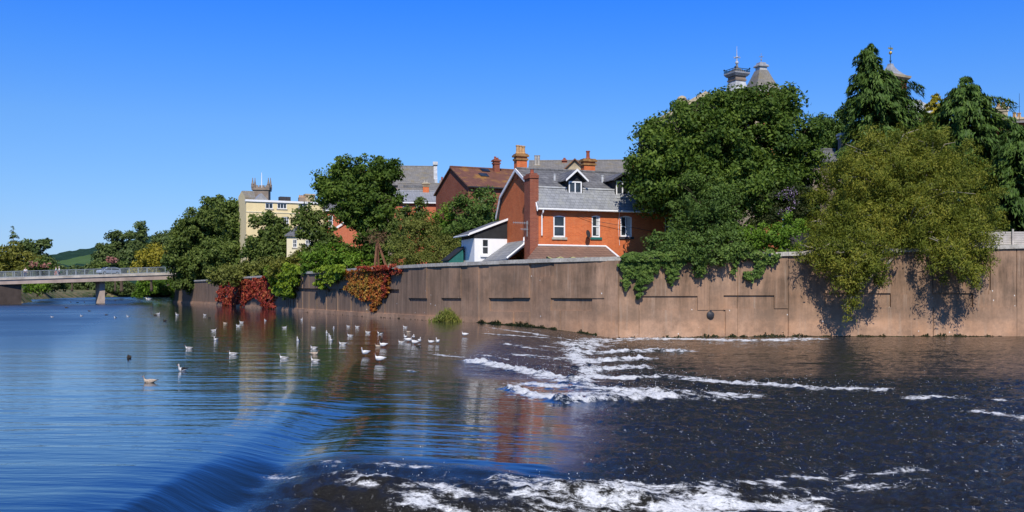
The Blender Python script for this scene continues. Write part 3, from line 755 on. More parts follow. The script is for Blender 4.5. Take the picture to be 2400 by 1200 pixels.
# --- drooping conifers
def conifer(name, label, px, d, ptop, pbot, prof, m, zg=4, seed=1, group=None, dens=1.0, lean=0, size=.4, droop=.8, step=.55, cat='conifer'):
    """prof: (height fraction from the top, half width in photo px left, right)"""
    rg = np.random.default_rng(seed)
    p = P(px, 0, d); p.z = zg
    root = empty(name, p, 0, label, cat, group)
    zt = ZP(ptop, d)-zg; zb = ZP(pbot, d)-zg; s = d/F
    C, N, A, Ls = [], [], [], []
    b = MB(); b.tube([(0,0,-.4),(0,0,zb),(0,0,zb+(zt-zb)*.6),(lean*s,0,zt)], [.32,.28,.16,.02], 7)
    z = zt-.05
    while z > zb:
        f = (zt-z)/(zt-zb)
        wl = np.interp(f, [q[0] for q in prof], [q[1] for q in prof])*s; wr = np.interp(f, [q[0] for q in prof], [q[2] for q in prof])*s
        nb_ = int(4+3*min(1.7, (wl+wr)/2)); a0 = rg.uniform(0, 6.28)
        for k in range(nb_):
            a = a0+6.283*k/nb_+rg.uniform(-.3, .3); ca, sa = math.cos(a), math.sin(a)
            L = (wr if ca > 0 else wl)*abs(ca)+(wl+wr)/2*(1-abs(ca)); L *= rg.uniform(.75, 1.38)
            if L < .08: L = .08
            zz = z+rg.uniform(-.3, .3)*step
            tip = np.array([ca*L+lean*s*(1-f), sa*L, zz-L*.12*droop]); q0 = np.array([lean*s*(1-f)**2, 0, zz])
            if L > .5: b.tube([q0, q0*.5+tip*.5+np.array([0,0,.14*L]), tip], [.05, .035, .01], 4, False)
            n = int(dens*(14+58*L)); u = rg.random(n)**.6
            c = q0+(tip-q0)*u[:, None]; c[:, 2] += .5*L*u*(1-u)
            side = rg.normal(0, .10+.09*L*.5, n)*(.4+u*.6)
            c[:, 0] += -sa*side; c[:, 1] += ca*side
            hg = rg.random(n)**1.5*(.25+.34*min(L, 1.8))*droop*(.35+u*.65); c[:, 2] -= hg
            C.append(c)
            out = np.array([ca, sa, .0])
            A.append(out*.55+np.array([0,0,-1.0])*droop+rg.normal(0, .28, (n, 3)))
            N.append(out*.7+np.array([0,0,.65])+rg.normal(0, .45, (n, 3)))
            Ls.append(size*1.1*rg.uniform(.6, 1.4, n))
        z -= step*(.75+.5*f)*rg.uniform(.8, 1.2)
    C, N, A, Ls = map(np.concatenate, (C, N, A, Ls))
    V, Q = leaf_quads(C, unit(N), A, Ls, Ls*.26)
    npmesh('crown', V, Q, m, root); b.build('trunk', M['bark'], root, True)
    return root
conifer('weeping_cypress', 'tall dark weeping cypress with narrow pointed top beside the brick cupola tower', 2056, 80, 102, 560,
        [(0,4,4),(.04,22,14),(.09,42,24),(.13,20,26),(.17,46,66),(.22,40,92),(.31,58,108),(.38,46,112),(.47,72,116),(.58,80,102),(.7,88,112),(1,95,116)], M['conifer'], seed=21, lean=-16, dens=1.7, step=.75, droop=1.0)
conifer('drooping_cypress', 'broad dark drooping cypress with blunt top at the far right', 2262, 76, 188, 640,
        [(0,10,10),(.05,46,40),(.11,50,76),(.18,72,104),(.28,84,132),(.5,95,150),(.75,100,150),(1,100,150)], M['conifer'], seed=22, dens=1.6, step=.75, droop=1.0)
conifer('golden_cypress', 'golden yellow cypress between the two dark cypresses', 2192, 84, 222, 420, [(0,6,6),(.2,30,22),(.5,48,40),(1,60,50)], M['golden'], seed=23, dens=1.1, size=.35, droop=.45)
conifer('dark_cypress', 'dark cypress at the right edge behind the willow bush', 2385, 70, 300, 620, [(0,14,14),(.15,55,60),(.6,85,90),(1,90,95)], M['conifer'], seed=24, dens=1.5)
tree('yew_tree', 'dark spreading yew with feathery branch tips left of the weeping cypress', 'tree', [(1960,290,36,26),(1935,310,36,24),(1975,320,34,30),(1950,345,46,36),(1918,286,18,12),(1985,268,20,14),(1925,365,44,40),(1965,380,50,46),(1900,345,26,26),(1940,410,50,40),(1905,440,34,50,-6),(1890,500,30,40,-10)], 88, M['conifer'], 1955, r0=.25, dens=60, clump=.7, size=.34, seed=25, asp=.3)

# --- middle distance
tree('alder_tree', 'dark rounded tree with thin lower boughs between cream building and brick terrace', 'tree',
     [(858,420,62,46),(828,402,50,34),(892,404,44,34),(795,425,46,34),(768,455,36,30),(888,470,52,56,-1),(820,455,58,46),(775,438,34,20),(880,535,50,52),(845,500,62,45),(915,425,26,30),(748,430,16,20),(900,580,60,45),(855,585,40,42)], 104, M['oak'], 880, r0=.3, dens=42, clump=.85, size=.33, seed=31, fork=.3)
tree('elder_tree', 'open ragged dark tree in front of the cream building', 'tree',
     [(728,500,34,20),(708,515,26,24),(745,530,36,26),(735,570,28,34),(765,560,30,26),(752,605,34,34),(790,600,34,40),(715,545,18,16)], 103, M['dull'], 755, r0=.12, dens=36, clump=.6, size=.30, seed=32)
tree('round_tree', 'dense round mid green tree beside the brick house gable', 'tree', [(1125,500,54,54),(1085,520,42,52),(1150,545,45,48),(1110,560,70,48)], 86, M['ash'], 1115, r0=.2, dens=55, clump=.7, size=.24, seed=33)
shrub('lime_shrub', 'bright green bush left of the round mid green tree', [(1045,518,34,34),(1025,545,34,32),(1060,560,40,34)], 88, M['bright'], dens=55, clump=.55, size=.22, seed=34)
shrub('olive_thicket', 'tangled olive thicket behind the wall left of the white extension', [(990,570,60,46),(1035,580,48,36,-1),(950,590,48,34,-1),(1000,540,40,26),(960,525,34,22),(1060,605,34,20,-3),(950,612,34,22,-2),(980,612,50,24,-3),(1030,608,40,24,-3)], 82, M['olive'], dens=50, clump=.5, size=.2, seed=35, asp=.4)
shrub('hawthorn_bush', 'dark green bush under the brick terrace windows', [(965,510,34,30),(985,490,22,20),(940,545,30,30)], 96, M['dull'], dens=45, clump=.55, size=.26, seed=36)
shrub('bramble_bank', 'light green low brambles on the wall top under the dark rounded tree', [(800,610,42,28),(770,600,38,28),(840,615,40,20),(730,615,30,28)], 101, M['bright'], dens=45, clump=.5, size=.26, seed=37)
# --- far stretch of the river wall
L3 = 'trees along the far end of the river wall'
tree('sycamore_tree', 'tall dark tree at the far end of the river wall beside the bridge', 'tree',
     [(512,492,42,36),(540,505,40,36),(480,520,50,36),(455,560,50,40),(500,560,66,52),(440,600,50,46),(425,640,40,36),(480,620,64,46),(520,600,50,50),(440,665,30,22),(408,610,26,30)], 178, M['dull'], 470, r0=.5, group=L3, dens=24, clump=1.25, size=.5, seed=41, zg=3.6)
tree('lime_tree', 'middle dark tree in front of the cream building corner', 'tree',
     [(556,500,44,36),(600,520,36,30),(572,550,30,50,-2),(565,590,36,40,-2),(585,545,48,40),(545,565,50,46),(600,585,56,44),(555,610,60,46),(520,620,40,36)], 160, M['dull'], 565, r0=.45, group=L3, dens=26, clump=1.2, size=.46, seed=42)
tree('chestnut_tree', 'rounded darker tree directly below the cream building windows', 'tree',
     [(632,524,36,30),(650,560,40,36),(625,580,50,40),(665,590,34,34),(610,610,46,34),(660,620,40,24)], 146, M['dull'], 640, r0=.4, group=L3, dens=28, clump=1.1, size=.44, seed=43)
tree('poplar_clump', 'low round tree far left of the riverside trees beside the wooded hill', 'tree', [(395,575,36,28),(375,590,24,24),(410,600,30,34)], 260, M['farwood'], 395, r0=.4, dens=16, clump=1.6, size=.7, seed=44)
shrub('brown_scrub', 'brownish olive scrub on the wall top above the red creeper', [(560,635,40,22),(600,632,40,24),(640,628,36,22),(520,645,34,20),(540,650,22,16,-3)], 136, M['olive'], dens=30, clump=.8, size=.36, seed=45)
shrub('privet_hedge', 'yellow green bushes on the wall top right of the red creeper', [(690,620,40,30),(665,630,34,26),(715,605,26,24)], 112, M['yellow'], dens=34, clump=.6, size=.30, seed=46, asp=.5)
tree('bank_willow', 'pale green willow hanging to the water at the bridge end', 'tree', [(400,665,18,26),(385,680,14,16),(412,690,14,16)], 196, M['bright'], 402, zg=1.2, r0=.15, dens=22, clump=.9, size=.45, seed=47, asp=.3, droop=1)

# --- beyond the bridge
def far(name, label, blobs, d, m, **kw):
    kw.setdefault('zg', 2.6); kw.setdefault('r0', .3); kw.setdefault('dens', 9); kw.setdefault('clump', 1.9); kw.setdefault('size', .85)
    return tree(name, label, 'tree', blobs, d, m, **kw)
conifer('spiky_conifer', 'thin spiky conifer standing above the bushes at the far left', 31, 250, 533, 660, [(0,1,1),(.1,6,6),(.3,12,14),(.6,20,20),(1,24,24)], M['farwood'], zg=2.6, seed=51, size=.9, dens=.16, droop=.15, step=1.7, cat='tree')
far('dark_holly', 'dark pointed tree on the far left bank beside the yellow willow', [(100,585,20,20),(95,610,28,26),(110,640,26,26),(62,578,18,16)], 245, M['farwood'], base_px=98, seed=52)
far('yellow_willow', 'yellowish willow behind the bridge railing at the far left', [(15,600,34,24),(55,620,44,26),(20,640,50,24),(85,635,32,24),(-40,610,40,34)], 230, M['yellow'], seed=53, dens=11, asp=.35)
far('green_willow', 'mid green tree behind the left half of the bridge railing', [(150,640,40,16),(185,642,32,14),(125,655,34,20),(215,640,26,16)], 300, M['farwood'], seed=54)
far('cedar_tree', 'broad dark layered cedar behind the middle of the bridge', [(285,555,34,12),(275,575,44,14),(310,585,36,20),(290,605,56,24),(245,590,24,22),(260,620,40,24),(330,610,30,26)], 330, M['farwood'], base_px=285, seed=55, clump=2.2, r0=.6)
far('redwood_tree', 'tallest dark round topped conifer behind the bridge right of the cedar', [(327,540,13,18),(327,565,18,24),(328,595,20,26)], 345, M['farwood'], base_px=327, seed=56, clump=1.7, r0=.6)
far('golden_willow', 'golden green weeping tree behind the right end of the bridge', [(352,600,30,22),(367,622,26,22),(342,632,26,20),(372,592,14,12)], 215, M['golden_leaf'], base_px=355, seed=57, dens=12, asp=.35)
b_ = far('flowering_shrubs', 'shrub with pinkish blossom behind the car on the bridge', [(255,622,34,12),(285,625,20,10)], 290, M['dull'], seed=58)
B = [pxblob(q, 290, Vector(b_.location)) for q in [(260,610,22,6,-4),(88,612,0.1,0.1)][:1]]
foliage('blossom', B, M['pinkflower'], b_, 5, 1.2, .8, seed=59)
b_ = far('pink_rhododendron', 'rounded bush with pink blossom in front of the far left trees', [(88,628,22,14),(108,628,14,12)], 226, M['dull'], seed=60)
B = [pxblob(q, 226, Vector(b_.location)) for q in [(80,620,10,5,-3),(105,622,10,4,-3)]]
foliage('blossom', B, M['pinkflower'], b_, 6, .9, .6, seed=61)
far('bank_trees', 'dark trees on the far bank seen under the bridge right of its pier', [(280,675,34,18),(310,678,26,16),(255,672,22,16)], 405, M['farwood'], zg=1.0, seed=62, r0=.2)
far('underbridge_willow', 'dark trees on the far bank seen under the bridge left of its pier', [(180,672,30,16),(210,672,26,16),(150,668,22,14)], 415, M['farwood'], zg=1.2, seed=63, r0=.2)
far('weeping_willow', 'light green willow trailing onto the water under the bridge right end', [(340,672,20,18),(365,672,16,16),(330,688,12,8)], 330, M['bright'], zg=.6, seed=64, asp=.35, droop=1, dens=12, r0=.2)
far('left_willow', 'green willow fronds hanging beside the left bridge abutment', [(70,672,16,12),(105,674,14,16),(88,668,20,12)], 205, M['bright'], zg=1.5, seed=65, asp=.35, droop=1, dens=13, size=.6, clump=1.2, r0=.15)

# --- climbers on the wall face
def climber(name, label, cat, poly, m, n, size, thick=.25, seed=1, z_only=None, asp=.8, droop=.5, strands=0, group=None):
    """leaves on the wall inside a photo outline, lying against its face"""
    rg = np.random.default_rng(seed)
    xs = [p[0] for p in poly]; ys = [p[1] for p in poly]
    pts = []
    PA = np.array(poly, float)
    while len(pts) < n:
        q = np.stack([rg.uniform(min(xs)-4, max(xs)+4, 4000), rg.uniform(min(ys)-3, max(ys)+3, 4000)], -1)
        ins = np.zeros(len(q), bool); j = len(PA)-1
        wob = q+np.stack([(fbm(q[:, 0]/9, q[:, 1]/9, seed)-.5)*22, (fbm(q[:, 0]/8, q[:, 1]/8, seed+3)-.5)*18], -1)
        for i in range(len(PA)):
            c = ((PA[i, 1] > wob[:, 1]) != (PA[j, 1] > wob[:, 1])) & (wob[:, 0] < (PA[j, 0]-PA[i, 0])*(wob[:, 1]-PA[i, 1])/(PA[j, 1]-PA[i, 1]+1e-9)+PA[i, 0])
            ins ^= c; j = i
        keep = ins & (fbm(q[:, 0]/6, q[:, 1]/6, seed+7)+.25*(fbm(q[:, 0]/14, q[:, 1]/22, seed+9)-.5) > .40)
        pts.extend(q[keep].tolist())
    pts = np.array(pts[:n])
    root_px = sum(xs)/len(xs); o = Vector(wall_pt(root_px, min(4.2, wall_top(root_px)), 0)); 
    root = empty(name, o, 0, label, cat, group)
    C = np.zeros((n, 3)); N = np.zeros((n, 3))
    lump = fbm(pts[:, 0]/7, pts[:, 1]/7, seed+11)
    for i, (px, py) in enumerate(pts):
        w = wall_n(px); dep = .06+thick*(.15+1.1*lump[i])*rg.random()**.6
        z = wall_z(px, py); p = wall_xy(px)
        top = wall_top(px)
        if z > top-.35: dep += .16
        if z > top+.02: dep -= .55*rg.random()
        C[i] = (p.x+w.x*dep-o.x, p.y+w.y*dep-o.y, z-o.z); N[i] = (w.x, w.y, .45)
    N = unit(N+rg.normal(0, .5, N.shape)); A = rg.normal(0, .6, N.shape); A[:, 2] -= droop
    L = size*rg.uniform(.6, 1.35, n)
    V, Q = leaf_quads(C, N, A, L, L*asp)
    npmesh('foliage', V, Q, m, root)
    for k in range(9):
        i = rg.integers(0, n); j = rg.integers(0, n)
        px0, py0 = pts[i]; y0 = min(ys)+4
        q = [Vector(wall_pt(px0+8*math.sin(t_*3+k), wall_z(px0, y0+(py0-y0)*t_), .05+.03*math.sin(k+t_*5)))-o for t_ in np.linspace(0, 1, 6)]
        MB().tube(q, [.03, .025, .022, .018, .014, .008], 5).build('stem', M['bark'], root)
    return root
climber('ivy', 'thick green ivy draped over the wall top right of the house, hanging in tongues', 'climber',
        [(1452,606),(1462,596),(1500,592),(1560,590),(1640,588),(1655,600),(1648,640),(1636,655),(1625,620),(1612,614),(1590,628),(1570,675),(1560,640),(1548,620),(1530,650),(1514,670),(1502,692),(1490,705),(1487,660),(1478,650),(1468,678),(1458,672),(1455,640)], M['ivy'], 15000, .15, .35, seed=71)
climber('trailing_bramble', 'sparse green bramble trailing over the coping between ivy and willow', 'climber',
        [(1700,585),(1760,590),(1800,585),(1830,600),(1815,620),(1800,625),(1775,655),(1752,660),(1738,640),(1760,636),(1770,615),(1735,605),(1720,650),(1714,610)], M['ivy'], 1500, .15, .4, seed=72)
climber('red_creeper', 'deep red creeper covering the far stretch of the river wall', 'climber',
        [(514,665),(540,655),(580,657),(612,655),(640,645),(648,660),(646,720),(622,722),(612,700),(590,695),(570,718),(530,722),(515,705)], M['redleaf'], 9000, .36, .3, seed=73)
climber('orange_creeper', 'orange and yellow creeper with red fringe on the wall', 'climber',
        [(812,645),(830,632),(880,628),(920,630),(918,652),(908,690),(896,706),(884,728),(868,728),(872,708),(850,704),(832,692),(815,680)], M['orangeleaf'], 6200, .20, .2, seed=74)
climber('crimson_creeper', 'thin crimson creeper running along the coping above the orange creeper', 'climber',
        [(838,628),(880,624),(930,622),(952,634),(930,642),(915,650),(908,695),(900,690),(905,650),(885,636),(850,634)], M['redleaf'], 1900, .19, .3, seed=75)
climber('lime_creeper', 'tall yellow green climber hanging down the wall right of the red creeper', 'climber',
        [(635,622),(660,618),(700,622),(712,636),(704,660),(696,690),(684,700),(662,690),(648,680),(640,655)], M['lime'], 6000, .34, .9, seed=76)
climber('green_creeper', 'bright green climber bulging over the coping left of the orange creeper', 'climber',
        [(750,632),(770,622),(800,620),(818,632),(808,650),(790,664),(765,676),(752,668),(750,650)], M['lime'], 3600, .27, .7, seed=77)
# reeds at the foot of the wall by the weir
p = Vector(wall_pt(1065, 0, .6)); rg = np.random.default_rng(81); n = 1500
root = empty('reed_tuft', p, 0, 'tuft of yellow green grass at the foot of the wall by the weir', 'grass tuft')
C = np.stack([rg.normal(0, .42, n), rg.normal(0, .22, n), np.abs(rg.normal(.22, .22, n))], -1); C[:, 2] *= np.exp(-(C[:, 0]/.7)**2)+.3
C[:n//4, 0] += .75; C[:n//4, 2] *= .4
A = rg.normal(0, .5, (n, 3)); A[:, 2] += 1; Nn = unit(rg.normal(0, .6, (n, 3))+np.array([0, -1, .4])); L = rg.uniform(.2, .5, n)
V_, Q_ = leaf_quads(C, Nn, A, L, L*.14); npmesh('blade', V_, Q_, M['reed'], root)
# grey ring of algae / weeds along the sill under the wall
rg = np.random.default_rng(82); n = 5200
px = np.where(rg.random(n) < .6, rg.uniform(1120, 1400, n), rg.uniform(1560, 2330, n)); C = np.zeros((n, 3)); Nn = np.zeros((n, 3))
for i in range(n):
    w = wall_n(px[i]); b0 = wall_xy(px[i]); zz = wz(b0.x, b0.y-.3)
    C[i] = (b0.x+w.x*(.05+.1*rg.random()), b0.y+w.y*(.05+.1*rg.random()), zz-.02+abs(rg.normal(0, .10))*(.9 if px[i] < 1400 else .7)*(max(0, 1.9*vnoise(px[i:i+1]/13, px[i:i+1]*0, 4)[0]-.35))); Nn[i] = (w.x, w.y, .4)
M['algae'] = m_leaf('dark_river_moss', (.010, .012, .005), (.020, .026, .008), (.04, .05, .012), 1, .1)
A = rg.normal(0, .5, (n, 3)); A[:, 2] -= .6; L = rg.uniform(.07, .17, n)
V_, Q_ = leaf_quads(C, unit(Nn+rg.normal(0, .5, Nn.shape)), A, L, L*.7)
tag(npmesh('river_moss', V_, Q_, M['algae']), 'dark moss fringe along the water line at the foot of the wall', 'moss', kind='stuff')
# ------------------------------------------------------------------ buildings
class Bld:
    """a building's own frame: x along its front, y to the back, z up; its front left corner stands at photo column px, distance d"""
    def __init__(s, name, label, px, d, theta, cat='house', zg=3.7):
        s.X0, s.Y0 = (px-1200)/F*d, d; s.c, s.s = math.cos(theta), math.sin(theta); s.zg = zg
        s.root = empty(name, (s.X0, s.Y0, zg), theta, label, cat)
    def x(s, px, y=0.0):
        k = (px-1200)/F
        return (k*(s.Y0+y*s.c)-s.X0+y*s.s)/(s.c-k*s.s)
    def y(s, px, x=0.0):      # local y on a side wall at local x
        k = (px-1200)/F       # X0 + x c - y s = k (Y0 + x s + y c)
        return (s.X0+x*s.c-k*(s.Y0+x*s.s))/(s.s+k*s.c)
    def z(s, py, x=0.0, y=0.0):
        return ZP(py, s.Y0+x*s.s+y*s.c)-s.zg
    def zx(s, px, py, y=0.0): return s.z(py, s.x(px, y), y)

def window(b, x0, x1, z0, z1, y, style='sash', parent=None, mat='white', sill=True, sillm='stone_sill', name='window', axis='x', curtain=False):
    """a framed window set in a wall plane at local y (axis 'x') or local x (axis 'y', facing -x)"""
    par = parent or b.root
    def T(mb):
        if axis == 'y': mb.v = [(y+p[1], -p[0], p[2]) for p in mb.v]
        else: mb.v = [(p[0], y+p[1], p[2]) for p in mb.v]
        return mb
    fw = min(.09, (x1-x0)*.13)
    m = MB()
    m.box(x0, x0+fw, -.05, .04, z0, z1); m.box(x1-fw, x1, -.05, .04, z0, z1)
    m.box(x0+fw, x1-fw, -.05, .04, z1-fw, z1); m.box(x0+fw, x1-fw, -.05, .04, z0, z0+fw*1.2)
    zm = (z0+z1)/2
    if style in ('sash', 'bar'): m.box(x0+fw, x1-fw, -.04, .035, zm-fw*.45, zm+fw*.45)
    if style == 'cross': m.box((x0+x1)/2-fw*.35, (x0+x1)/2+fw*.35, -.035, .033, z0+fw*1.2, z1-fw); m.box(x0+fw, (x0+x1)/2-fw*.35, -.034, .032, zm-fw*.4, zm+fw*.4); m.box((x0+x1)/2+fw*.35, x1-fw, -.034, .032, zm-fw*.4, zm+fw*.4)
    if style == 'casement':
        n = max(2, round((x1-x0)/.55))
        for k in range(1, n): xx = x0+(x1-x0)*k/n; m.box(xx-fw*.45, xx+fw*.45, -.035, .033, z0+fw*1.2, z1-fw)
    if style == 'grid':
        for k in range(1, 3): xx = x0+(x1-x0)*k/3; m.box(xx-.03, xx+.03, -.035, .033, z0+fw*1.2, z1-fw)
        for k in range(1, 4): zz = z0+(z1-z0)*k/4; m.box(x0+fw, x1-fw, -.03, .03, zz-.03, zz+.03)
    w = T(m).build(name, M[mat], par)
    T(MB().box(x0+fw*.5, x1-fw*.5, .0, .02, z0+fw*.5, z1-fw*.5)).build('pane', M['glass'], w)
    if curtain: T(MB().box(x1-fw-(x1-x0)*.30, x1-fw, -.012, -.004, zm-(z1-z0)*.45+fw, z1-fw)).build('curtain', M['curtain'], w)
    if sill: T(MB().box(x0-.12, x1+.12, -.16, .0, z0-.16, z0-.002)).build('sill', M[sillm], w)
    return w
def holed(mb, x0, x1, z0, z1, y, holes, depth=.13, axis='x'):
    """wall face with windows set back in it"""
    xs = sorted({x0, x1} | {h[0] for h in holes} | {h[1] for h in holes}); zs = sorted({z0, z1} | {h[2] for h in holes} | {h[3] for h in holes})
    def dp(u, z):
        return depth if any(h[0] < u < h[1] and h[2] < z < h[3] for h in holes) else 0.0
    if axis == 'x': mb.relief(xs, zs, dp, lambda u, z, d: (u, y+d, z))
    else: mb.relief(xs, zs, dp, lambda u, z, d: (y+d, -u, z))
    return mb
def gable_roof(mb, prof, x0, x1, th=.12):
    """prof: (y, z) outline of the roof section from front eave over the ridge to the back eave"""
    n = len(prof)
    up = []
    for i in range(n):
        a = Vector(prof[max(i-1, 0)]); c = Vector(prof[min(i+1, n-1)]); t_ = (c-a).normalized(); up.append(Vector(prof[i])+Vector((-t_.y, t_.x))*th)
    for i in range(n-1):
        lo0, lo1, hi0, hi1 = prof[i], prof[i+1], up[i], up[i+1]
        mb.hexa([(x0, *lo0), (x1, *lo0), (x1, *lo1), (x0, *lo1), (x0, *hi0), (x1, *hi0), (x1, *hi1), (x0, *hi1)])
    return mb
def chimney(b, x, y, w, dp, z0, z1, pots=(('pot', .35),), brick='brick', cap='lichen_cap', name='chimney', parent=None, potr=.13):
    m = MB(); m.box(x-w/2, x+w/2, y-dp/2, y+dp/2, z0, z1-.22)
    c = m.build(name, M[brick], parent or b.root)
    k = MB(); k.box(x-w/2-.07, x+w/2+.07, y-dp/2-.07, y+dp/2+.07, z1-.48, z1-.34); k.box(x-w/2-.12, x+w/2+.12, y-dp/2-.12, y+dp/2+.12, z1-.218, z1-.08); k.box(x-w/2-.04, x+w/2+.04, y-dp/2-.04, y+dp/2+.04, z1-.079, z1)
    k.build('cap', M[cap], c)
    n = len(pots)
    for i, (pm, hgt) in enumerate(pots):
        xx = x+(i-(n-1)/2)*w/max(n, 1)*.85
        MB().lathe((xx, y, z1), [(potr*1.15, -.02), (potr*1.15, .08), (potr*.9, .12), (potr*.82, hgt-.1), (potr*1.05, hgt-.07), (potr*1.05, hgt)], 10).build('chimney_pot', M[pm], c)
    return c
def ridge_tiles(b, x0, x1, y, z, m='slate_dark', parent=None):
    return MB().tube([(x0, y, z), (x1, y, z)], .11, 6).build('ridge', M[m], parent or b.root)

# --- the red brick house on the river
b = Bld('brick_house', 'red brick house with slate mansard roof and two dormers behind the river wall', 1262, 66, R(20), zg=3.4)
Lh, Wd = 8.0, b.x(1660)
ze = b.z(489); zb = b.z(443, 0, .75); zr = b.z(399, 0, 4.0)
prof = [(0, ze), (.75, zb), (4.0, zr), (7.25, zb), (8.0, ze)]
wins = [(b.x(1297), b.x(1325), b.zx(1311, 556), b.zx(1311, 505)), (b.x(1387), b.x(1406.5), b.zx(1396, 556), b.zx(1396, 505)),
        (b.x(1454), b.x(1481), b.zx(1467, 555), b.zx(1467, 506)), (b.x(1558), b.x(1586), b.zx(1570, 555), b.zx(1570, 507))]
mb = MB(); holed(mb, 0, Wd, 0, ze, 0, wins, .14)
gp = [(0, 0, 0), (0, Lh, 0)]+[(0, y_, z_) for y_, z_ in prof[::-1]]
mb.add(gp, [tuple(range(len(gp)))]); mb.add([(Wd, p[1], p[2]) for p in gp], [tuple(range(len(gp)))[::-1]])
mb.quad((Wd, Lh, 0), (0, Lh, 0), (0, Lh, ze), (Wd, Lh, ze))
mb.build('wall', M['brick'], b.root)
for i, (x0, x1, z0, z1) in enumerate(wins):
    w = window(b, x0+.003, x1-.003, z0, z1-.003, .075, 'cross' if i >= 2 else 'sash', sillm='stone_sill' if i == 0 else ('teal' if i == 1 else 'iron'), curtain=(i > 0))
    w.data.materials[0] = M['white']
    a = MB()
    n = 9                                              # cambered brick head over the opening
    for k in range(n):
        xa, xb = x0-.1+(x1-x0+.2)*k/n, x0-.1+(x1-x0+.2)*(k+1)/n
        za = z1-.11+.11*math.sin(math.pi*(k+.0)/n); zb_ = z1-.11+.11*math.sin(math.pi*(k+1)/n)
        a.hexa([(xa, -.012, za), (xb, -.012, zb_), (xb, .06, zb_), (xa, .06, za), (xa, -.012, z1+.2), (xb, -.012, z1+.2), (xb, .06, z1+.2), (xa, .06, z1+.2)])
    a.build('lintel', M['brick_far'], b.root)
off = .10
rp = [(-.28, ze-.08), (.70, zb+.0), (4.0, zr), (7.3, zb), (8.25, ze-.08)]
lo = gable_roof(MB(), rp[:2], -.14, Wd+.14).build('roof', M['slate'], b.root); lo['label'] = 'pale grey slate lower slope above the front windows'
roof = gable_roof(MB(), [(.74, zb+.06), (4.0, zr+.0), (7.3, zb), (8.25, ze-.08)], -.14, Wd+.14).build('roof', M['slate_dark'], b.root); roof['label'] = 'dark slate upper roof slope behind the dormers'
ridge_tiles(b, -.1, Wd+.1, 4.0, zr+.12)
MB().box(-.1, Wd+.1, .56, .72, zb+.10, zb+.20).build('flashing', M['lead_pale'], lo)
# white bargeboard of the gable
bg_ = MB()
for (y0, z0), (y1, z1) in zip(rp[:-1], rp[1:]):
    if y0 < .5 and False: continue
    bg_.hexa([(-.22, y0, z0-.10), (-.15, y0, z0-.10), (-.15, y1, z1-.10), (-.22, y1, z1-.10), (-.22, y0, z0+.13), (-.15, y0, z0+.13), (-.15, y1, z1+.13), (-.22, y1, z1+.13)])
bg_.build('bargeboard', M['white'], b.root)
MB().tube([(-.15, -.33, ze-.04), (Wd+.1, -.33, ze-.04)], .07, 8).build('gutter', M['white'], b.root)
MB().tube([(.22, -.33, ze-.08), (.22, -.30, ze-.25), (.22, -.08, ze-.42), (.22, -.08, b.z(552))], .05, 8).build('downpipe', M['white'], b.root)
# dormers
for pc, p0, p1, apex, wt, wb in ((1348.5, 1333, 1364, 399, 425, 462), (1460, 1444, 1475, 406, 424, 462)):
    y0 = .42; x0, x1 = b.x(p0, y0), b.x(p1, y0); xc = (x0+x1)/2; ztop = b.zx(pc, wt, y0); zbot = b.zx(pc, wb, y0); zap = b.zx(pc, apex, y0-.2)
    d = MB(); d.box(x0-.06, x0, y0+.01, 3.2, zbot-.05, ztop+.02); d.box(x1, x1+.06, y0+.01, 3.2, zbot-.05, ztop+.02); d.box(x0, x1, y0+.11, y0+.17, zbot-.05, ztop+.02)
    d.prism([(x0-.06, y0+.02, ztop+.02), (x1+.06, y0+.02, ztop+.02), (xc, y0+.02, zap-.06)], (0, .1, 0))
    dm = d.build('dormer', M['black'], b.root)
    r = MB()
    for sg, xe in ((-1, x0-.32), (1, x1+.32)):
        r.hexa([(xe, y0-.3, ztop+.0), (xc, y0-.3, zap), (xc, 3.7, zap), (xe, 2.7, ztop+.0), (xe, y0-.3, ztop+.07), (xc, y0-.3, zap+.08), (xc, 3.7, zap+.08), (xe, 2.7, ztop+.07)])
    r.build('dormer_roof', M['slate_dark'], dm)
    e = MB()
    for xe in (x0-.34, x1+.34):
        e.hexa([(xe, y0-.36, ztop-.06), (xc, y0-.36, zap-.07), (xc, y0-.305, zap-.07), (xe, y0-.305, ztop-.06), (xe, y0-.36, ztop+.08), (xc, y0-.36, zap+.1), (xc, y0-.305, zap+.1), (xe, y0-.305, ztop+.08)])
    e.build('bargeboard', M['white'] if pc < 1400 else M['iron'], dm)
    window(b, x0, x1, zbot, ztop, y0+.055, 'casement', parent=dm, sill=False)
    MB().box(x0-.05, x1+.05, y0-.22, y0+.0, zbot-.10, zbot-.003).build('sill', M['lead_pale'], dm)
# chimneys
yb = .55
cw = .85
m = MB(); m.box(-.62, -.003, -.03, 1.05, 0, b.z(418)); m.box(-.68, .0, -.09, 1.11, b.z(418)+.001, b.z(410)); m.box(-.56, -.06, .03, .99, b.z(410)+.001, b.z(406))
c1 = m.build('chimney_breast', M['brick_dark'], b.root)
MB().lathe((-.31, .4, b.z(406)), [(.15, 0), (.15, .06), (.12, .1), (.12, .25), (.14, .28)], 10).build('chimney_pot', M['pot_red'], c1)
yc_ = 4.3; xc_ = b.x(1220, yc_)
chimney(b, xc_, yc_, .78, .6, zr-.6, b.z(361, xc_, yc_), (('pot', .62), ('pot', .60), ('pot', .58)), potr=.14)
yc_ = 4.4; xc_ = b.x(1378, yc_)
chimney(b, xc_, yc_, .88, .62, zr-.9, b.z(373, xc_, yc_), (('pot_red', .6),), potr=.15)
yc_ = 4.4; xc_ = b.x(1488, yc_); chimney(b, xc_, yc_, .88, .62, zr-.9, b.z(388, xc_, yc_), (('pot_red', .35), ('pot', .3)))
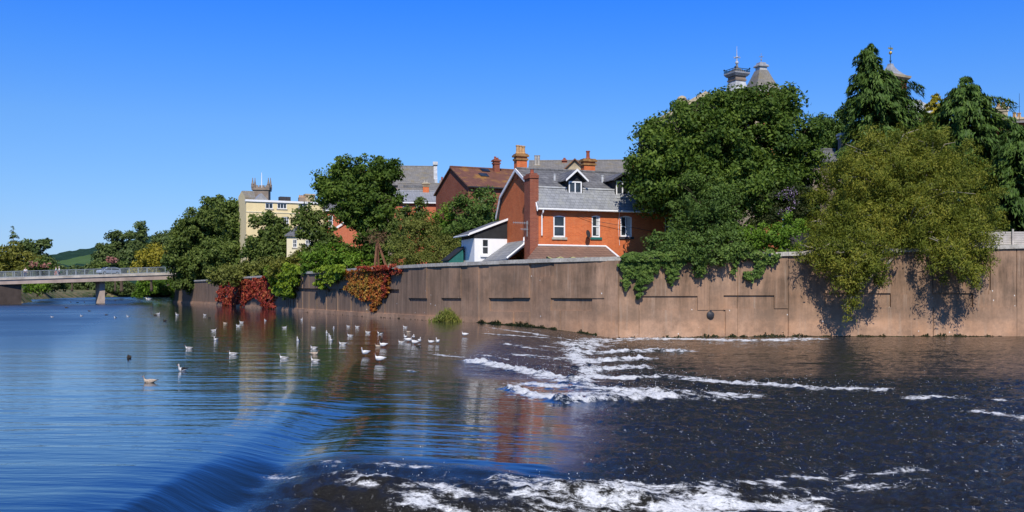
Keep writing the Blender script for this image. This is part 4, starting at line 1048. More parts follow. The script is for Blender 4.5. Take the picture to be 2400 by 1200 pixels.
# small grey flues on the upper slope
for px, py in ((1300, 418), (1412, 421)):
    y_ = 2.0; x_ = b.x(px, y_); MB().lathe((x_, y_, b.z(py, x_, y_)-.15), [(.09, -.25), (.09, .38), (.12, .40), (.12, .46)], 8).build('roof_vent', M['lead_pale'], roof)
# dish, aerial and cable
x_, z_ = b.x(1377), b.zx(1377, 549)
m = MB(); m.lathe((0, 0, 0), [(.0, -.05), (.14, -.035), (.25, .0), (.27, .03)], 16); m.v = [tuple(Matrix.Translation((x_-.15, -.42, z_)) @ Matrix.Rotation(R(35), 4, 'Z') @ Matrix.Rotation(R(78), 4, 'X') @ Vector(p)) for p in m.v]
m.tube([(x_, -.01, z_-.25), (x_, -.3, z_-.25), (x_-.12, -.38, z_)], .025, 6)
m.build('satellite_dish', M['iron'], b.root)
m = MB(); zz = b.z(523, -.5, .3)
m.tube([(-.7, .3, zz-.9), (-.7, .3, zz+.15)], .025, 6)
m.tube([(-1.75, .2, zz+.0), (-.55, .35, zz+.0)], .018, 5); m.tube([(-1.2, .2, zz-.42), (-.6, .3, zz-.42)], .016, 5)
for k in range(9): xk = -1.7+k*.13; m.tube([(xk, .24, zz-.09), (xk, .24, zz+.09)], .009, 4)
for k in range(5): xk = -1.15+k*.11; m.tube([(xk, .24, zz-.50), (xk, .24, zz-.34)], .009, 4)
m.build('tv_aerial', M['steel'], b.root)
MB().tube([(b.x(1350), -.05, b.zx(1350, 506)), (b.x(1400), -.2, b.zx(1400, 520)), (b.x(1480), -.3, b.zx(1480, 534)), (b.x(1560), -.2, b.zx(1560, 549))], .014, 5).build('cable', M['iron'], b.root)
MB().tube([(b.x(1452), -.02, b.zx(1452, 494)), (b.x(1449), -.02, b.zx(1449, 530)), (b.x(1452), -.02, b.zx(1452, 575))], .013, 5).build('cable', M['white'], b.root)
# low brown tiled roof in front and its awning
y1 = -2.6
xa, xb = -.05, b.x(1420); xa2, xb2 = b.x(1236, y1), b.x(1455, y1); zt, zl = b.zx(1330, 577), b.zx(1330, 606, y1)
m = MB(); m.hexa([(xa2, y1, zl-.1), (xb2, y1, zl-.1), (xb, -.01, zt-.1), (xa, -.01, zt-.1), (xa2, y1, zl), (xb2, y1, zl), (xb, -.01, zt), (xa, -.01, zt)])
an = m.build('annex_roof', M['tile_brown'], b.root); an['label'] = 'low brown tiled lean-to roof along the foot of the front wall'
m = MB(); m.tube([(xb, -.02, zt+.03), (xb2, y1, zl+.03)], .07, 6); m.tube([(xa, -.02, zt+.04), (xb, -.02, zt+.04)], .06, 6)
m.build('hip_flashing', M['white'], an)
MB().box(xa2+.3, xb2-.2, y1+.4, -.02, 0, zl-.05).build('annex_wall', M['render_white'], b.root)
m = MB(); m2 = MB(); n = 56; x0, x1 = b.x(1284, y1-.4), b.x(1432, y1-.4); za = b.zx(1350, 605, y1-.4)
for k in range(n):
    a, c = x0+(x1-x0)*k/n, x0+(x1-x0)*(k+1)/n
    f = lambda q: .13*abs(math.sin(math.pi*q/n*5))
    m.hexa([(a, y1-.42, za-.28-f(k)), (c, y1-.42, za-.28-f(k+1)), (c, y1-.39, za-.28-f(k+1)), (a, y1-.39, za-.28-f(k)), (a, y1-.42, za+.03-f(k)), (c, y1-.42, za+.03-f(k+1)), (c, y1-.05, za+.10-f(k+1)), (a, y1-.05, za+.10-f(k))])
    m2.hexa([(a, y1-.45, za+.03-f(k)), (c, y1-.45, za+.03-f(k+1)), (c, y1-.36, za+.04-f(k+1)), (a, y1-.36, za+.04-f(k)), (a, y1-.45, za+.09-f(k)), (c, y1-.45, za+.09-f(k+1)), (c, y1-.36, za+.10-f(k+1)), (a, y1-.36, za+.10-f(k))])
aw = m.build('awning', M['awning_green'], b.root); m2.build('awning_trim', M['awning_yellow'], aw)
# slate lean-to against the gable
x2 = -2.0; zt, zl = b.z(564, 0, 3), b.z(609, x2, 3)
m = MB(); m.hexa([(x2, .75, zl-.1), (-.01, 1.15, zt-.1), (-.01, 6.1, zt-.1), (x2, 6.1, zl-.1), (x2, .75, zl), (-.01, 1.15, zt), (-.01, 6.1, zt), (x2, 6.1, zl)])
ln = m.build('lean_to_roof', M['slate'], b.root); ln['label'] = 'grey slate lean-to roof against the gable wall'
m = MB(); m.tube([(x2-.05, .62, zl+.04), (-.7, .95, zt-.35), (-.62, 1.1, zt+.1), (-.4, 1.12, zt+.25)], .06, 6); m.build('downpipe', M['white'], b.root)
MB().box(x2+.2, -.02, 1.0, 6.0, 0, zl-.06).build('lean_to_wall', M['render_white'], b.root)
# white extension on the far side of the gable
ye = 6.2; xl = b.x(1112, ye); zw = b.z(558, xl, ye); ztr = b.z(516, 0, ye)
yk = ye+3.2; zfl = b.z(549, xl-.3, ye)
hole = (b.x(1129.5, ye), b.x(1145.5, ye), b.zx(1137, 597, ye), b.zx(1137, 560, ye))
m = MB(); holed(m, xl, -.02, 0, zw, ye, [hole], .08); m.quad((xl, yk, 0), (xl, ye, 0), (xl, ye, zw), (xl, yk, zw)); m.quad((-.02, yk, 0), (xl, yk, 0), (xl, yk, zw), (-.02, yk, zw))
ex = m.build('extension', M['render_white'], b.root); ex['label'] = 'white rendered extension with a black fascia and sloping roof'
m = MB(); m.prism([(xl-.02, ye-.03, zw+.003), (-.02, ye-.03, zw+.003), (-.02, ye-.03, ztr-.02), (xl-.02, ye-.03, zfl)], (0, 3.2, 0)); m.build('fascia', M['black'], ex)
m = MB(); m.hexa([(xl-.45, ye-.15, zfl-.05), (-.02, ye-.15, ztr), (-.02, yk+.3, ztr), (xl-.45, yk+.3, zfl-.05), (xl-.45, ye-.15, zfl+.04), (-.02, ye-.15, ztr+.09), (-.02, yk+.3, ztr+.09), (xl-.45, yk+.3, zfl+.04)])
er = m.build('extension_roof', M['slate_dark'], ex)
m = MB(); m.hexa([(xl-.47, ye-.2, zfl-.08), (-.02, ye-.2, ztr-.03), (-.02, ye-.155, ztr-.03), (xl-.47, ye-.155, zfl-.08), (xl-.47, ye-.2, zfl+.08), (-.02, ye-.2, ztr+.13), (-.02, ye-.155, ztr+.13), (xl-.47, ye-.155, zfl+.08)])
m.tube([(xl-.5, ye-.2, zfl-.06), (xl-.5, yk+.3, zfl-.06)], .06, 6); m.build('roof_edge', M['white'], er)
window(b, hole[0]+.002, hole[1]-.002, hole[2], hole[3]-.002, ye+.04, 'bar', parent=ex, sillm='white')
tl = Bld('garden_shed', 'small teal boarded shed beside the white extension', 1052, 72.5, R(20), 'shed', zg=3.4)
zt = tl.z(585); m = MB(); m.prism([(0, 0, 0), (tl.x(1086), 0, 0), (tl.x(1086), 0, tl.zx(1086, 580)), (0, 0, tl.z(611))], (0, 1.6, 0)); m.build('boarding', M['teal'], tl.root)
m = MB(); xe = tl.x(1087); m.hexa([(-.1, -.1, tl.z(611)+.003), (xe, -.1, tl.zx(1086, 580)+.003), (xe, 1.7, tl.zx(1086, 580)+.003), (-.1, 1.7, tl.z(611)+.003), (-.1, -.1, tl.z(611)+.08), (xe, -.1, tl.zx(1086, 580)+.08), (xe, 1.7, tl.zx(1086, 580)+.08), (-.1, 1.7, tl.z(611)+.08)]); m.build('roof', M['black'], tl.root)

# --- simple pitched houses
def pitched(name, label, px0, px1, d, th, Lb, eave, ridge, wm, rm, wins=(), zg=3.9, cat='house', left_ridge=None, hip=0, overhang=.25, gutter='white', barge=None, wstyle='sash', back=None):
    b = Bld(name, label, px0, d, R(th), cat, zg); Wd = b.x(px1)
    ze = b.z(eave); ym = Lb/2; zr = b.z(ridge, 0, ym)
    hs_ = [(b.x(a), b.x(c), b.zx((a+c)/2, e), b.zx((a+c)/2, t_)) for a, c, t_, e in wins]
    m = MB(); holed(m, 0, Wd, 0, ze, 0, hs_, .12)
    for x_, fl in ((0, False), (Wd, True)):
        p = [(x_, 0, 0), (x_, Lb, 0), (x_, Lb, ze), (x_, ym, zr), (x_, 0, ze)]; m.add(p, [tuple(range(5))[::-1] if fl else tuple(range(5))])
    m.quad((Wd, Lb, 0), (0, Lb, 0), (0, Lb, ze), (Wd, Lb, ze)); m.build('wall', M[wm], b.root)
    r = gable_roof(MB(), [(-overhang, ze-overhang*(zr-ze)/ym), (ym, zr), (Lb+overhang, ze-overhang*(zr-ze)/ym)], -.18, Wd+.18).build('roof', M[rm], b.root)
    MB().tube([(-.18, ym, zr+.13), (Wd+.18, ym, zr+.13)], .12, 6).build('ridge', M[rm], r)
    if gutter: MB().tube([(-.1, -overhang-.05, ze-overhang*(zr-ze)/ym+.02), (Wd+.1, -overhang-.05, ze-overhang*(zr-ze)/ym+.02)], .08, 6).build('gutter', M[gutter], b.root)
    for h in hs_: window(b, h[0]+.002, h[1]-.002, h[2], h[3]-.002, .06, wstyle)
    b.roof = r; b.W = Wd; b.ze = ze; b.zr = zr; b.ym = ym
    return b
# brown roofed house
q = pitched('brown_roofed_house', 'brick house with lichened brown tiled roof left of the brick house chimneys', 1098, 1330, 96, 24, 9.5, 436, 394, 'brick_dark', 'tile', [(1122, 1131, 447, 470)], gutter='iron')
xc_ = q.x(1163, 4.2); chimney(q, xc_, 4.2, .6, .55, q.zr-.9, q.z(374, xc_, 4.2), (('pot_red', .3), ('pot_red', .2)), brick='brick_dark', cap='brick_dark', potr=.12)
m = MB()
for px, py in ((1136, 398), (1133, 411)):
    y_ = 4.75-(py-394)/42*4.6; x_ = q.x(px, y_); zc_ = q.ze+(q.zr-q.ze)*y_/q.ym
    w = MB().hexa([(x_-.45, y_-.45, zc_-.24+.13), (x_+.45, y_-.45, zc_-.24+.13), (x_+.45, y_+.3, zc_+.1+.15), (x_-.45, y_+.3, zc_+.1+.15), (x_-.45, y_-.5, zc_-.16+.13), (x_+.45, y_-.5, zc_-.16+.13), (x_+.45, y_+.25, zc_+.2+.15), (x_-.45, y_+.25, zc_+.2+.15)]).build('skylight', M['glass'], q.roof)
# terrace with grey slate roof and orange brick walls
q = pitched('brick_terrace', 'orange brick terrace with pale grey slate roof left of the brown roofed house', 925, 1072, 118, 8, 8.5, 474, 450, 'brick_far', 'slate_pale', [(944, 953, 483, 502), (975, 984, 482, 498), (905, 915, 482, 502)][:2], zg=4.2)
xc_ = q.x(1040, -.4); chimney(q, xc_, -.5, 1.0, .8, 0, q.z(466, xc_, -.5), (('pot', .5), ('pot', .42)), brick='brick', cap='brick', potr=.16)
xc_ = q.x(998, 4.2); chimney(q, xc_, 4.2, .75, .7, q.zr-1.2, q.z(429, xc_, 4.2), (('pot_grey', .35), ('pot_grey', .3)), brick='brick', cap='stone', potr=.17)
q = pitched('slate_roofed_block', 'grey slate roofed range behind the brick terrace', 935, 1075, 130, 6, 9, 452, 432, 'slate_dark', 'slate_far', zg=4.4, gutter=None)
m = MB(); xa = q.x(1030, 4); m.box(xa, q.x(1066, 4), 3.6, 4.6, q.zr-.5, q.z(423, xa, 4)); c = m.build('chimney', M['stone_grey'], q.root)
for k in range(4): MB().lathe((xa+.35+k*.42, 4.1, q.z(423, xa, 4)), [(.14, 0), (.12, .45), (.15, .5)], 8).build('chimney_pot', M['pot_red'], c)
m = MB(); xa = q.x(945, 3); m.box(xa, q.x(990, 3), 2.2, 3.8, q.zr-2, q.z(436, xa, 3)); m.build('dormer', M['slate_dark'], q.root)
# tall plain gable roof
q = pitched('tall_slate_hall', 'tall hall with steep weathered grey slate roof and pale gable parapet', 880, 1016, 145, 5, 12, 433, 391, 'stone_grey', 'slate_far', zg=4.5, gutter=None)
m = MB(); m.add([], [])
x_ = q.W+.05
m.prism([(x_, -.4, q.ze-.2), (x_, q.ym, q.zr+.35), (x_, q.ym, q.zr-.3), (x_, -.2, q.ze-1.0)], (.55, 0, 0)); m.prism([(x_, q.ym+.01, q.zr+.35), (x_, 12.4, q.ze-.2), (x_, 12.2, q.ze-1), (x_, q.ym+.01, q.zr-.3)], (.55, 0, 0))
m.box(x_-.1, x_+.65, q.ym-.45, q.ym+.45, q.zr+.351, q.zr+.85); m.build('parapet', M['lead_pale'], q.root)
# long roofs behind the brick house
q = pitched('long_slate_roof', 'long weathered slate roof behind the brick house chimneys', 1240, 1560, 112, -3, 11, 412, 380, 'brick_dark', 'slate_far', zg=4.5, gutter=None)
xc_ = q.x(1259, 4); chimney(q, xc_, 4, .8, .6, q.zr-1.6, q.z(388, xc_, 4), (('pot_grey', 1.2), ('pot_grey', 1.2)), brick='stone_grey', cap='stone', potr=.19)
xc_ = q.x(1323, 5); chimney(q, xc_, 5, .42, .45, q.zr-1.5, q.z(374, xc_, 5), (('pot_red', .2),), brick='brick_dark', cap='brick_dark')
m = MB(); xg = q.x(1347, 2); zg_ = q.z(377, xg, 2)           # cross gable
m.prism([(xg-1.7, 1.2, q.ze+.3), (xg+1.7, 1.2, q.ze+.3), (xg, 1.2, zg_)], (0, 4.5, 0)); gb = m.build('cross_gable', M['stone'], q.root)
r = MB()
for sg in (-1, 1): r.hexa([(xg+sg*2.0, .9, q.ze+.02), (xg, .9, zg_+.02), (xg, 5.7, zg_+.02), (xg+sg*2.0, 5.7, q.ze+.02), (xg+sg*2.0, .9, q.ze+.16), (xg, .9, zg_+.18), (xg, 5.7, zg_+.18), (xg+sg*2.0, 5.7, q.ze+.16)])
r.build('gable_roof', M['tile'], gb)

# --- cream building and church tower on the left
q = Bld('cream_building', 'large cream stuccoed building with flat parapet and small paned windows', 577, 152, R(26), 'building', zg=4.5)
Wd = q.x(762); zt = q.z(472); Lb = 6.5
ws = [(622, 640, 476, 489), (650, 672, 476, 489), (700, 720, 476, 489), (662, 677, 508, 536), (705, 722, 510, 536), (640, 652, 512, 536)]
hs_ = [(q.x(a), q.x(c), q.zx(a, e), q.zx(a, t_)) for a, c, t_, e in ws]
m = MB(); holed(m, 0, Wd, 0, zt, 0, hs_, .15)
zl = q.z(462, 0, Lb)
m.add([(0, 0, 0), (0, Lb, 0), (0, Lb, zl), (0, Lb*.55, zt+2.0), (0, Lb*.2, zt+.9), (0, 0, zt)], [tuple(range(6))]); m.quad((Wd, 0, 0), (Wd, Lb, 0), (Wd, Lb, zt), (Wd, 0, zt)); m.quad((Wd, Lb, 0), (0, Lb, 0), (0, Lb, zt), (Wd, Lb, zt)); m.quad((0, .3, zt-.2), (Wd, .3, zt-.2), (Wd, Lb, zt-.2), (0, Lb, zt-.2))
m.build('wall', M['cream'], q.root)
MB().box(-.15, Wd+.15, -.18, .3, zt+.002, zt+.32).build('parapet', M['white'], q.root)
MB().box(.0, Wd, -.07, -.003, q.zx(640, 499), q.zx(640, 497)).build('string_course', M['cream_pale'], q.root)
for i, h in enumerate(hs_): window(q, h[0]+.003, h[1]-.003, h[2], h[3]-.003, .08, 'grid' if i > 2 else 'casement')
m = MB(); m.prism([(.1, 2.5, zt+.9), (.1, Lb*.55, zt+2.0), (.1, Lb, zl-.3), (.1, Lb, zt-.1), (.1, 2.5, zt-.1)], (q.x(606)-.1, 0, 0)); m.build('roof', M['slate_far'], q.root)
chimney(q, q.x(725, 5), 5, 1.5, 1.1, zt-1, q.z(455, q.x(725, 5), 5), (), brick='stone', cap='stone')
m = MB(); xa = q.x(700, 5); m.box(xa, q.x(716, 5), 4.6, 5.4, zt-1, q.z(463, xa, 5)); c = m.build('chimney', M['stone_grey'], q.root)
for k in range(4): MB().lathe((xa+.15+k*.28, 5, q.z(463, xa, 5)), [(.13, 0), (.11, .35), (.13, .4)], 8).build('chimney_pot', M['pot'], c)
m = MB(); xa = q.x(655, 4); m.box(xa, q.x(680, 4), 3.6, 4.8, zt-1, q.z(461, xa, 4)); m.build('roof_hatch', M['iron'], q.root)
m = MB(); xa, xb = q.x(599, 5), q.x(628, 5); za, zb2 = q.z(467, xa, 5), q.z(452, xa, 5)
m.prism([(xa, 5, za-1), (xb, 5, za-1), (xb, 5, za), ((xa+xb)/2, 5, zb2), (xa, 5, za)], (0, 2.5, 0)); m.build('skylight', M['lead'], q.root)
# lower wing
q = Bld('cream_wing', 'low pale cream wing with slate roof half hidden by the ragged dark tree', 672, 140, R(10), 'building', zg=4.2)
Wd = q.x(765); zt = q.z(554); h = [(q.x(686), q.x(696), q.zx(690, 580), q.zx(690, 561)), (q.x(716), q.x(728), q.zx(720, 582), q.zx(720, 562))]
m = MB(); holed(m, 0, Wd, 0, zt, 0, h, .12); m.quad((0, 6, 0), (0, 0, 0), (0, 0, zt), (0, 6, zt)); m.quad((Wd, 0, 0), (Wd, 6, 0), (Wd, 6, zt), (Wd, 0, zt)); m.build('wall', M['cream_pale'], q.root)
zr_ = q.z(528, 0, 5.5); MB().hexa([(-.3, -.3, zt), (Wd+.3, -.3, zt), (Wd+.3, 5.8, zr_), (1.5, 5.8, zr_), (-.3, -.3, zt+.15), (Wd+.3, -.3, zt+.15), (Wd+.3, 5.8, zr_+.15), (1.5, 5.8, zr_+.15)]).build('roof', M['slate_dark'], q.root)
for g_ in h: window(q, g_[0]+.003, g_[1]-.003, g_[2], g_[3]-.003, .07, 'cross')
# church tower
q = Bld('church_tower', 'square stone church tower with battlements, corner pinnacles and flagpole behind the cream building', 592, 240, R(6), 'church tower', zg=6)
Wd = q.x(629); zt = q.z(445)
m = MB(); m.box(0, Wd, 0, Wd, 0, zt); m.build('tower', M['stone_grey'], q.root)
m = MB(); m.box(-.25, Wd+.25, -.25, Wd+.25, zt+.003, zt+.55)
for k in range(5):
    a = Wd*(k+.1)/5; w_ = Wd*.12
    for (x0, x1, y0, y1) in ((a, a+w_*1.1, -.2, .25), (a, a+w_*1.1, Wd-.25, Wd+.2), (-.2, .25, a, a+w_*1.1), (Wd-.25, Wd+.2, a, a+w_*1.1)): m.box(x0, x1, y0, y1, zt+.55, zt+1.15)
m.build('battlement', M['stone_grey'], q.root)
for xx, yy in ((.0, .0), (Wd, 0), (0, Wd), (Wd, Wd)):
    hp = q.z(421, xx, yy)-zt
    MB().lathe((xx, yy, zt+.5), [(.38, 0), (.34, hp*.35), (.42, hp*.37), (.26, hp*.42), (.08, hp*.88), (.12, hp*.90), (.03, hp)], 8).build('pinnacle', M['stone_grey'], q.root)
MB().tube([(Wd/2, Wd/2, zt), (Wd/2, Wd/2, q.z(402))], [.14, .07], 6).build('flagpole', M['white'], q.root)
MB().box(Wd*.36, Wd*.64, -.03, -.001, zt-3.8, zt-1.3).build('louvre', M['iron'], q.root)
# red brick villa behind the dark tree
q = pitched('brick_villa', 'orange brick house with white gable trim behind the dark rounded tree', 760, 850, 124, 6, 9, 492, 455, 'brick_far', 'slate_dark', [(770, 780, 505, 530)], zg=4.2)
xg, y_ = q.x(818, -1), -1.2; za, zb2 = q.zx(818, 519, -1.2), q.zx(800, 534, -1.2)
m = MB(); m.box(xg-1.25, xg+1.25, y_, -.003, 0, zb2); m.prism([(xg-1.25, y_, zb2+.002), (xg+1.25, y_, zb2+.002), (xg, y_, za)], (0, 1.19, 0)); bay = m.build('gable_bay', M['brick_far'], q.root)
m = MB()
for sg in (-1, 1): m.hexa([(xg+sg*1.6, y_-.2, zb2-.2), (xg, y_-.2, za+.05), (xg, y_-.03, za+.05), (xg+sg*1.6, y_-.03, zb2-.2), (xg+sg*1.6, y_-.2, zb2+.1), (xg, y_-.2, za+.36), (xg, y_-.03, za+.36), (xg+sg*1.6, y_-.03, zb2+.1)])
m.tube([(xg, y_-.1, za+.3), (xg, y_-.1, za+1.1)], .07, 6); m.build('bargeboard', M['white'], bay)
xa = q.x(818, 0); window(q, xa-.5, xa+.5, q.z(516), q.z(506), -.03, 'cross')

# --- the town hall group on the right
def turret(name, label, pxc, d, stages, th=R(25), cat='tower', n=4, zg=5.0):
    p = P(pxc, 0, d); p.z = zg; root = empty(name, p, th, label, cat)
    def zz(py): return ZP(py, d)-zg
    s = d/F
    for nm, mat, pf in stages:
        MB().lathe((0, 0, 0), [(hw*s*1.22, zz(py)) for hw, py in pf], n, rot=math.pi/4).build(nm, M[mat], root)
    return root, zz, s
r_, zz, s_ = turret('iron_crested_turret', 'slate turret roof with blue iron cresting and tall finial above the huge dark tree', 1727, 112,
    [('tower', 'brick_far', [(27, 600), (27, 238)]), ('cornice', 'stone', [(32, 238), (33, 232), (30, 231)]), ('roof', 'lead_pale', [(29, 230.5), (20, 208), (16, 192)]), ('upper_cornice', 'stone_grey', [(18, 191.8), (19, 188), (17, 187.8), (17, 181)]), ('crown_slab', 'lead', [(20, 180.8), (25, 175), (25, 172)]), ('cap_roof', 'slate_far', [(19, 171.8), (9, 163), (3, 158), (1.5, 150)])])
m = MB(); q_ = 24*s_*.86
for k in range(4):
    a = math.pi/2*k
    for j in range(9):
        t_ = -1+2*j/8; v_ = Matrix.Rotation(a, 3, 'Z') @ Vector((t_*q_, -q_, 0)); hgt = (9 if j in (0, 8) else (5.5 if j % 2 else 7))*s_
        m.tube([v_+Vector((0, 0, zz(172))), v_+Vector((0, 0, zz(172)+hgt))], [.05, .02], 4)
        if j in (0, 8): m.sphere(v_+Vector((0, 0, zz(172)+hgt)), .11, 6, 4)
    for zq in (168.6, 164.5):
        a0 = Matrix.Rotation(a, 3, 'Z') @ Vector((-q_, -q_, 0)); a1 = Matrix.Rotation(a, 3, 'Z') @ Vector((q_, -q_, 0)); m.tube([a0+Vector((0, 0, zz(zq))), a1+Vector((0, 0, zz(zq)))], .045, 4)
m.build('cresting', M['iron_blue'], r_)
m = MB(); m.tube([(0, 0, zz(152)), (0, 0, zz(130)), (0, 0, zz(108))], [.09, .05, .02], 6); m.sphere((0, 0, zz(147)), .2, 8, 6); m.sphere((0, 0, zz(134)), .13, 8, 6)
for a in range(4):
    v_ = Matrix.Rotation(a*math.pi/2, 3, 'Z') @ Vector((.42, 0, 0)); m.tube([(0, 0, zz(134)), v_+Vector((0, 0, zz(135.5))), v_*1.1+Vector((0, 0, zz(133)))], .035, 5)
m.build('finial', M['lead_pale'], r_)
r_, zz, s_ = turret('slate_turret', 'steep pyramid slate turret right of the iron crested one', 1784, 118,
    [('tower', 'brick_far', [(40, 600), (40, 222)]), ('roof', 'slate_far', [(42, 222), (31, 204), (21, 184), (13, 166)]), ('lantern', 'lead_pale', [(11, 165.8), (11, 158)]), ('cap', 'lead', [(15, 157.8), (15, 155), (12, 152), (10, 151.8), (9, 147.5)])], th=R(18))
m = MB(); m.tube([(0, 0, zz(148)), (0, 0, zz(124))], [.05, .02], 5); m.sphere((0, 0, zz(140)), .1, 6, 5)
for a in range(4): v_ = Matrix.Rotation(a*math.pi/2, 3, 'Z') @ Vector((.3, 0, 0)); m.tube([(0, 0, zz(133)), v_+Vector((0, 0, zz(133)))], .03, 4)
m.build('finial', M['lead'], r_)
r_, zz, s_ = turret('cupola_tower', 'brick cupola tower with flared lead cap and gilded weathervane behind the weeping cypress', 2087, 104,
    [('tower', 'brick_dark', [(29, 600), (29, 191)]), ('band', 'stone', [(31, 222), (31, 217)]), ('cornice', 'stone', [(31, 190.8), (37, 186), (38, 181)]), ('roof', 'lead', [(33, 180.8), (24, 175), (14, 166), (8, 158), (6, 154), (5.5, 150)])], th=R(30))
m = MB(); m.tube([(0, 0, zz(152)), (0, 0, zz(106))], [.07, .02], 6); m.sphere((0, 0, zz(143)), .12, 8, 5); m.build('finial', M['iron_blue'], r_)
m = MB(); m.sphere((0, 0, zz(124)), .18, 10, 7); m.build('ball', M['gold'], r_)
m = MB(); m.prism([(-.35, 0, zz(115)), (.3, 0, zz(116)), (.42, 0, zz(113)), (.3, 0, zz(110.5)), (-.35, 0, zz(112))], (0, .02, 0)); m.build('weathervane', M['gold'], r_)
# pedimented hall
q = Bld('stone_hall', 'classical hall with stone gable coping and urn topped pier behind the huge dark tree', 1512, 98, R(2), 'building', zg=4.5)
Wd = q.x(1790); za = q.z(306); zp = q.zx(1645, 226)
m = MB(); m.prism([(0, 0, 0), (Wd, 0, 0), (Wd, 0, za), (Wd/2, 0, zp), (0, 0, za)], (0, 4, 0)); m.build('wall', M['stone_grey'], q.root)
m = MB()
for xe in (-.4, Wd+.4): m.hexa([(xe, -.5, za-.2), (Wd/2, -.5, zp-.05), (Wd/2, 4.2, zp-.05), (xe, 4.2, za-.2), (xe, -.5, za+.25), (Wd/2, -.5, zp+.45), (Wd/2, 4.2, zp+.45), (xe, 4.2, za+.25)])
m.build('pediment', M['stone'], q.root)
x_ = q.x(1598, -.2); m = MB(); m.box(x_-.32, x_+.32, -.6, .1, za, q.z(243)); m.box(x_-.62, x_+.62, -.9, .4, q.z(243)+.002, q.z(237)); m.lathe((x_, -.25, 0), [(.35, q.z(237)+.003), (.5, q.z(233)), (.38, q.z(228)), (.1, q.z(225))], 10); m.build('pier', M['stone'], q.root)
# roofs behind the willow
q = pitched('grey_hipped_roof', 'pale grey metal roof between the cupola tower and the golden cypress', 2122, 2200, 112, 4, 9, 262, 238, 'stone', 'lead_pale', zg=5, gutter='white')
q = Bld('corner_block', 'stone and slate block with chimney pots and a thin mast at the right edge', 2330, 92, R(-6), 'building', zg=4.5)
Wd = q.x(2470); zt = q.z(290); MB().box(0, Wd, 0, 9, 0, zt).build('wall', M['brick_dark'], q.root); MB().hexa([(-.3, -.4, zt+.002), (Wd, -.4, zt+.002), (Wd, 4, q.z(262)), (-.3, 4, q.z(262)), (-.3, 5, zt+.003), (Wd, 5, zt+.003), (Wd, 4.2, q.z(262)), (-.3, 4.2, q.z(262))]).build('roof', M['slate_far'], q.root)
for px, t_ in ((2346, 237), (2383, 262)):
    x_ = q.x(px, 2); chimney(q, x_, 2, 1.0, .7, zt-.5, q.z(t_+14, x_, 2), (('pot', .5), ('pot', .45)), brick='stone', cap='stone', potr=.17)
x_ = q.x(2389, 1); MB().tube([(x_, 1, zt), (x_, 1, q.z(215))], [.03, .015], 5).build('mast', M['iron'], q.root)
q = pitched('slate_cottage', 'dark gable with pale chimney half hidden left of the willow bush', 1905, 1990, 80, 12, 5, 378, 352, 'stone_grey', 'slate_dark', zg=4, gutter='iron')
chimney(q, q.x(1974, 1.2), 1.2, .5, .5, q.ze-.5, q.z(304), (), brick='slate_dark', cap='lead_pale')
# boarded fence on the wall top at the right
f = empty('board_fence', wall_pt(2360, wall_top(2360), -.3), 0, 'pale weathered horizontal board fence on the wall top at the right edge', 'fence')
fo_ = Vector(f.location)
for k in range(7):
    m = MB(); a, c = 2290, 2860; z0 = wall_top(2360)+.0+k*.115
    m.hexa([Vector(wall_pt(a, z0, -.32))-fo_, Vector(wall_pt(c, z0+.2, -.32))-fo_, Vector(wall_pt(c, z0+.2, -.35))-fo_, Vector(wall_pt(a, z0, -.35))-fo_, Vector(wall_pt(a, z0+.1, -.32))-fo_, Vector(wall_pt(c, z0+.3, -.32))-fo_, Vector(wall_pt(c, z0+.3, -.35))-fo_, Vector(wall_pt(a, z0+.1, -.35))-fo_]); m.build('board', M['fence'], f)
for px in (2300, 2383, 2466, 2550):
    p = Vector(wall_pt(px, wall_top(px)-.1, -.40))-fo_; MB().box(p.x-.05, p.x+.05, p.y-.04, p.y+.04, p.z, p.z+1.05).build('post', M['fence'], f)
# rusty frame on the wall top
p = P(884, 0, 84.5); r_ = empty('rusty_tripod', (p.x, p.y, 3.6), 0, 'rusty tripod frame topped with brown twigs in front of the dark rounded tree', 'tripod')
s_ = p.y/F; zt = ZP(562, p.y)-3.6
for dx in (-6, 2, 28): MB().tube([(0, 0, zt), (dx*s_, (.6 if dx == 2 else -.3), 0)], [.10, .12], 6).build('leg', M['rust'], r_)
rg = np.random.default_rng(91); n = 260
C = np.stack([rg.normal(0, .55, n), rg.normal(0, .3, n), zt+.1+rg.normal(0, .35, n)], -1); A = rg.normal(0, 1, (n, 3)); Nn = unit(rg.normal(0, 1, (n, 3))); L = rg.uniform(.3, .8, n)
V_, Q_ = leaf_quads(C, Nn, A, L, L*.08); M['twig'] = m_leaf('dead_twig', (.10, .06, .03), (.17, .10, .05), (.24, .16, .09), 1, 0); npmesh('leaves', V_, Q_, M['twig'], r_)

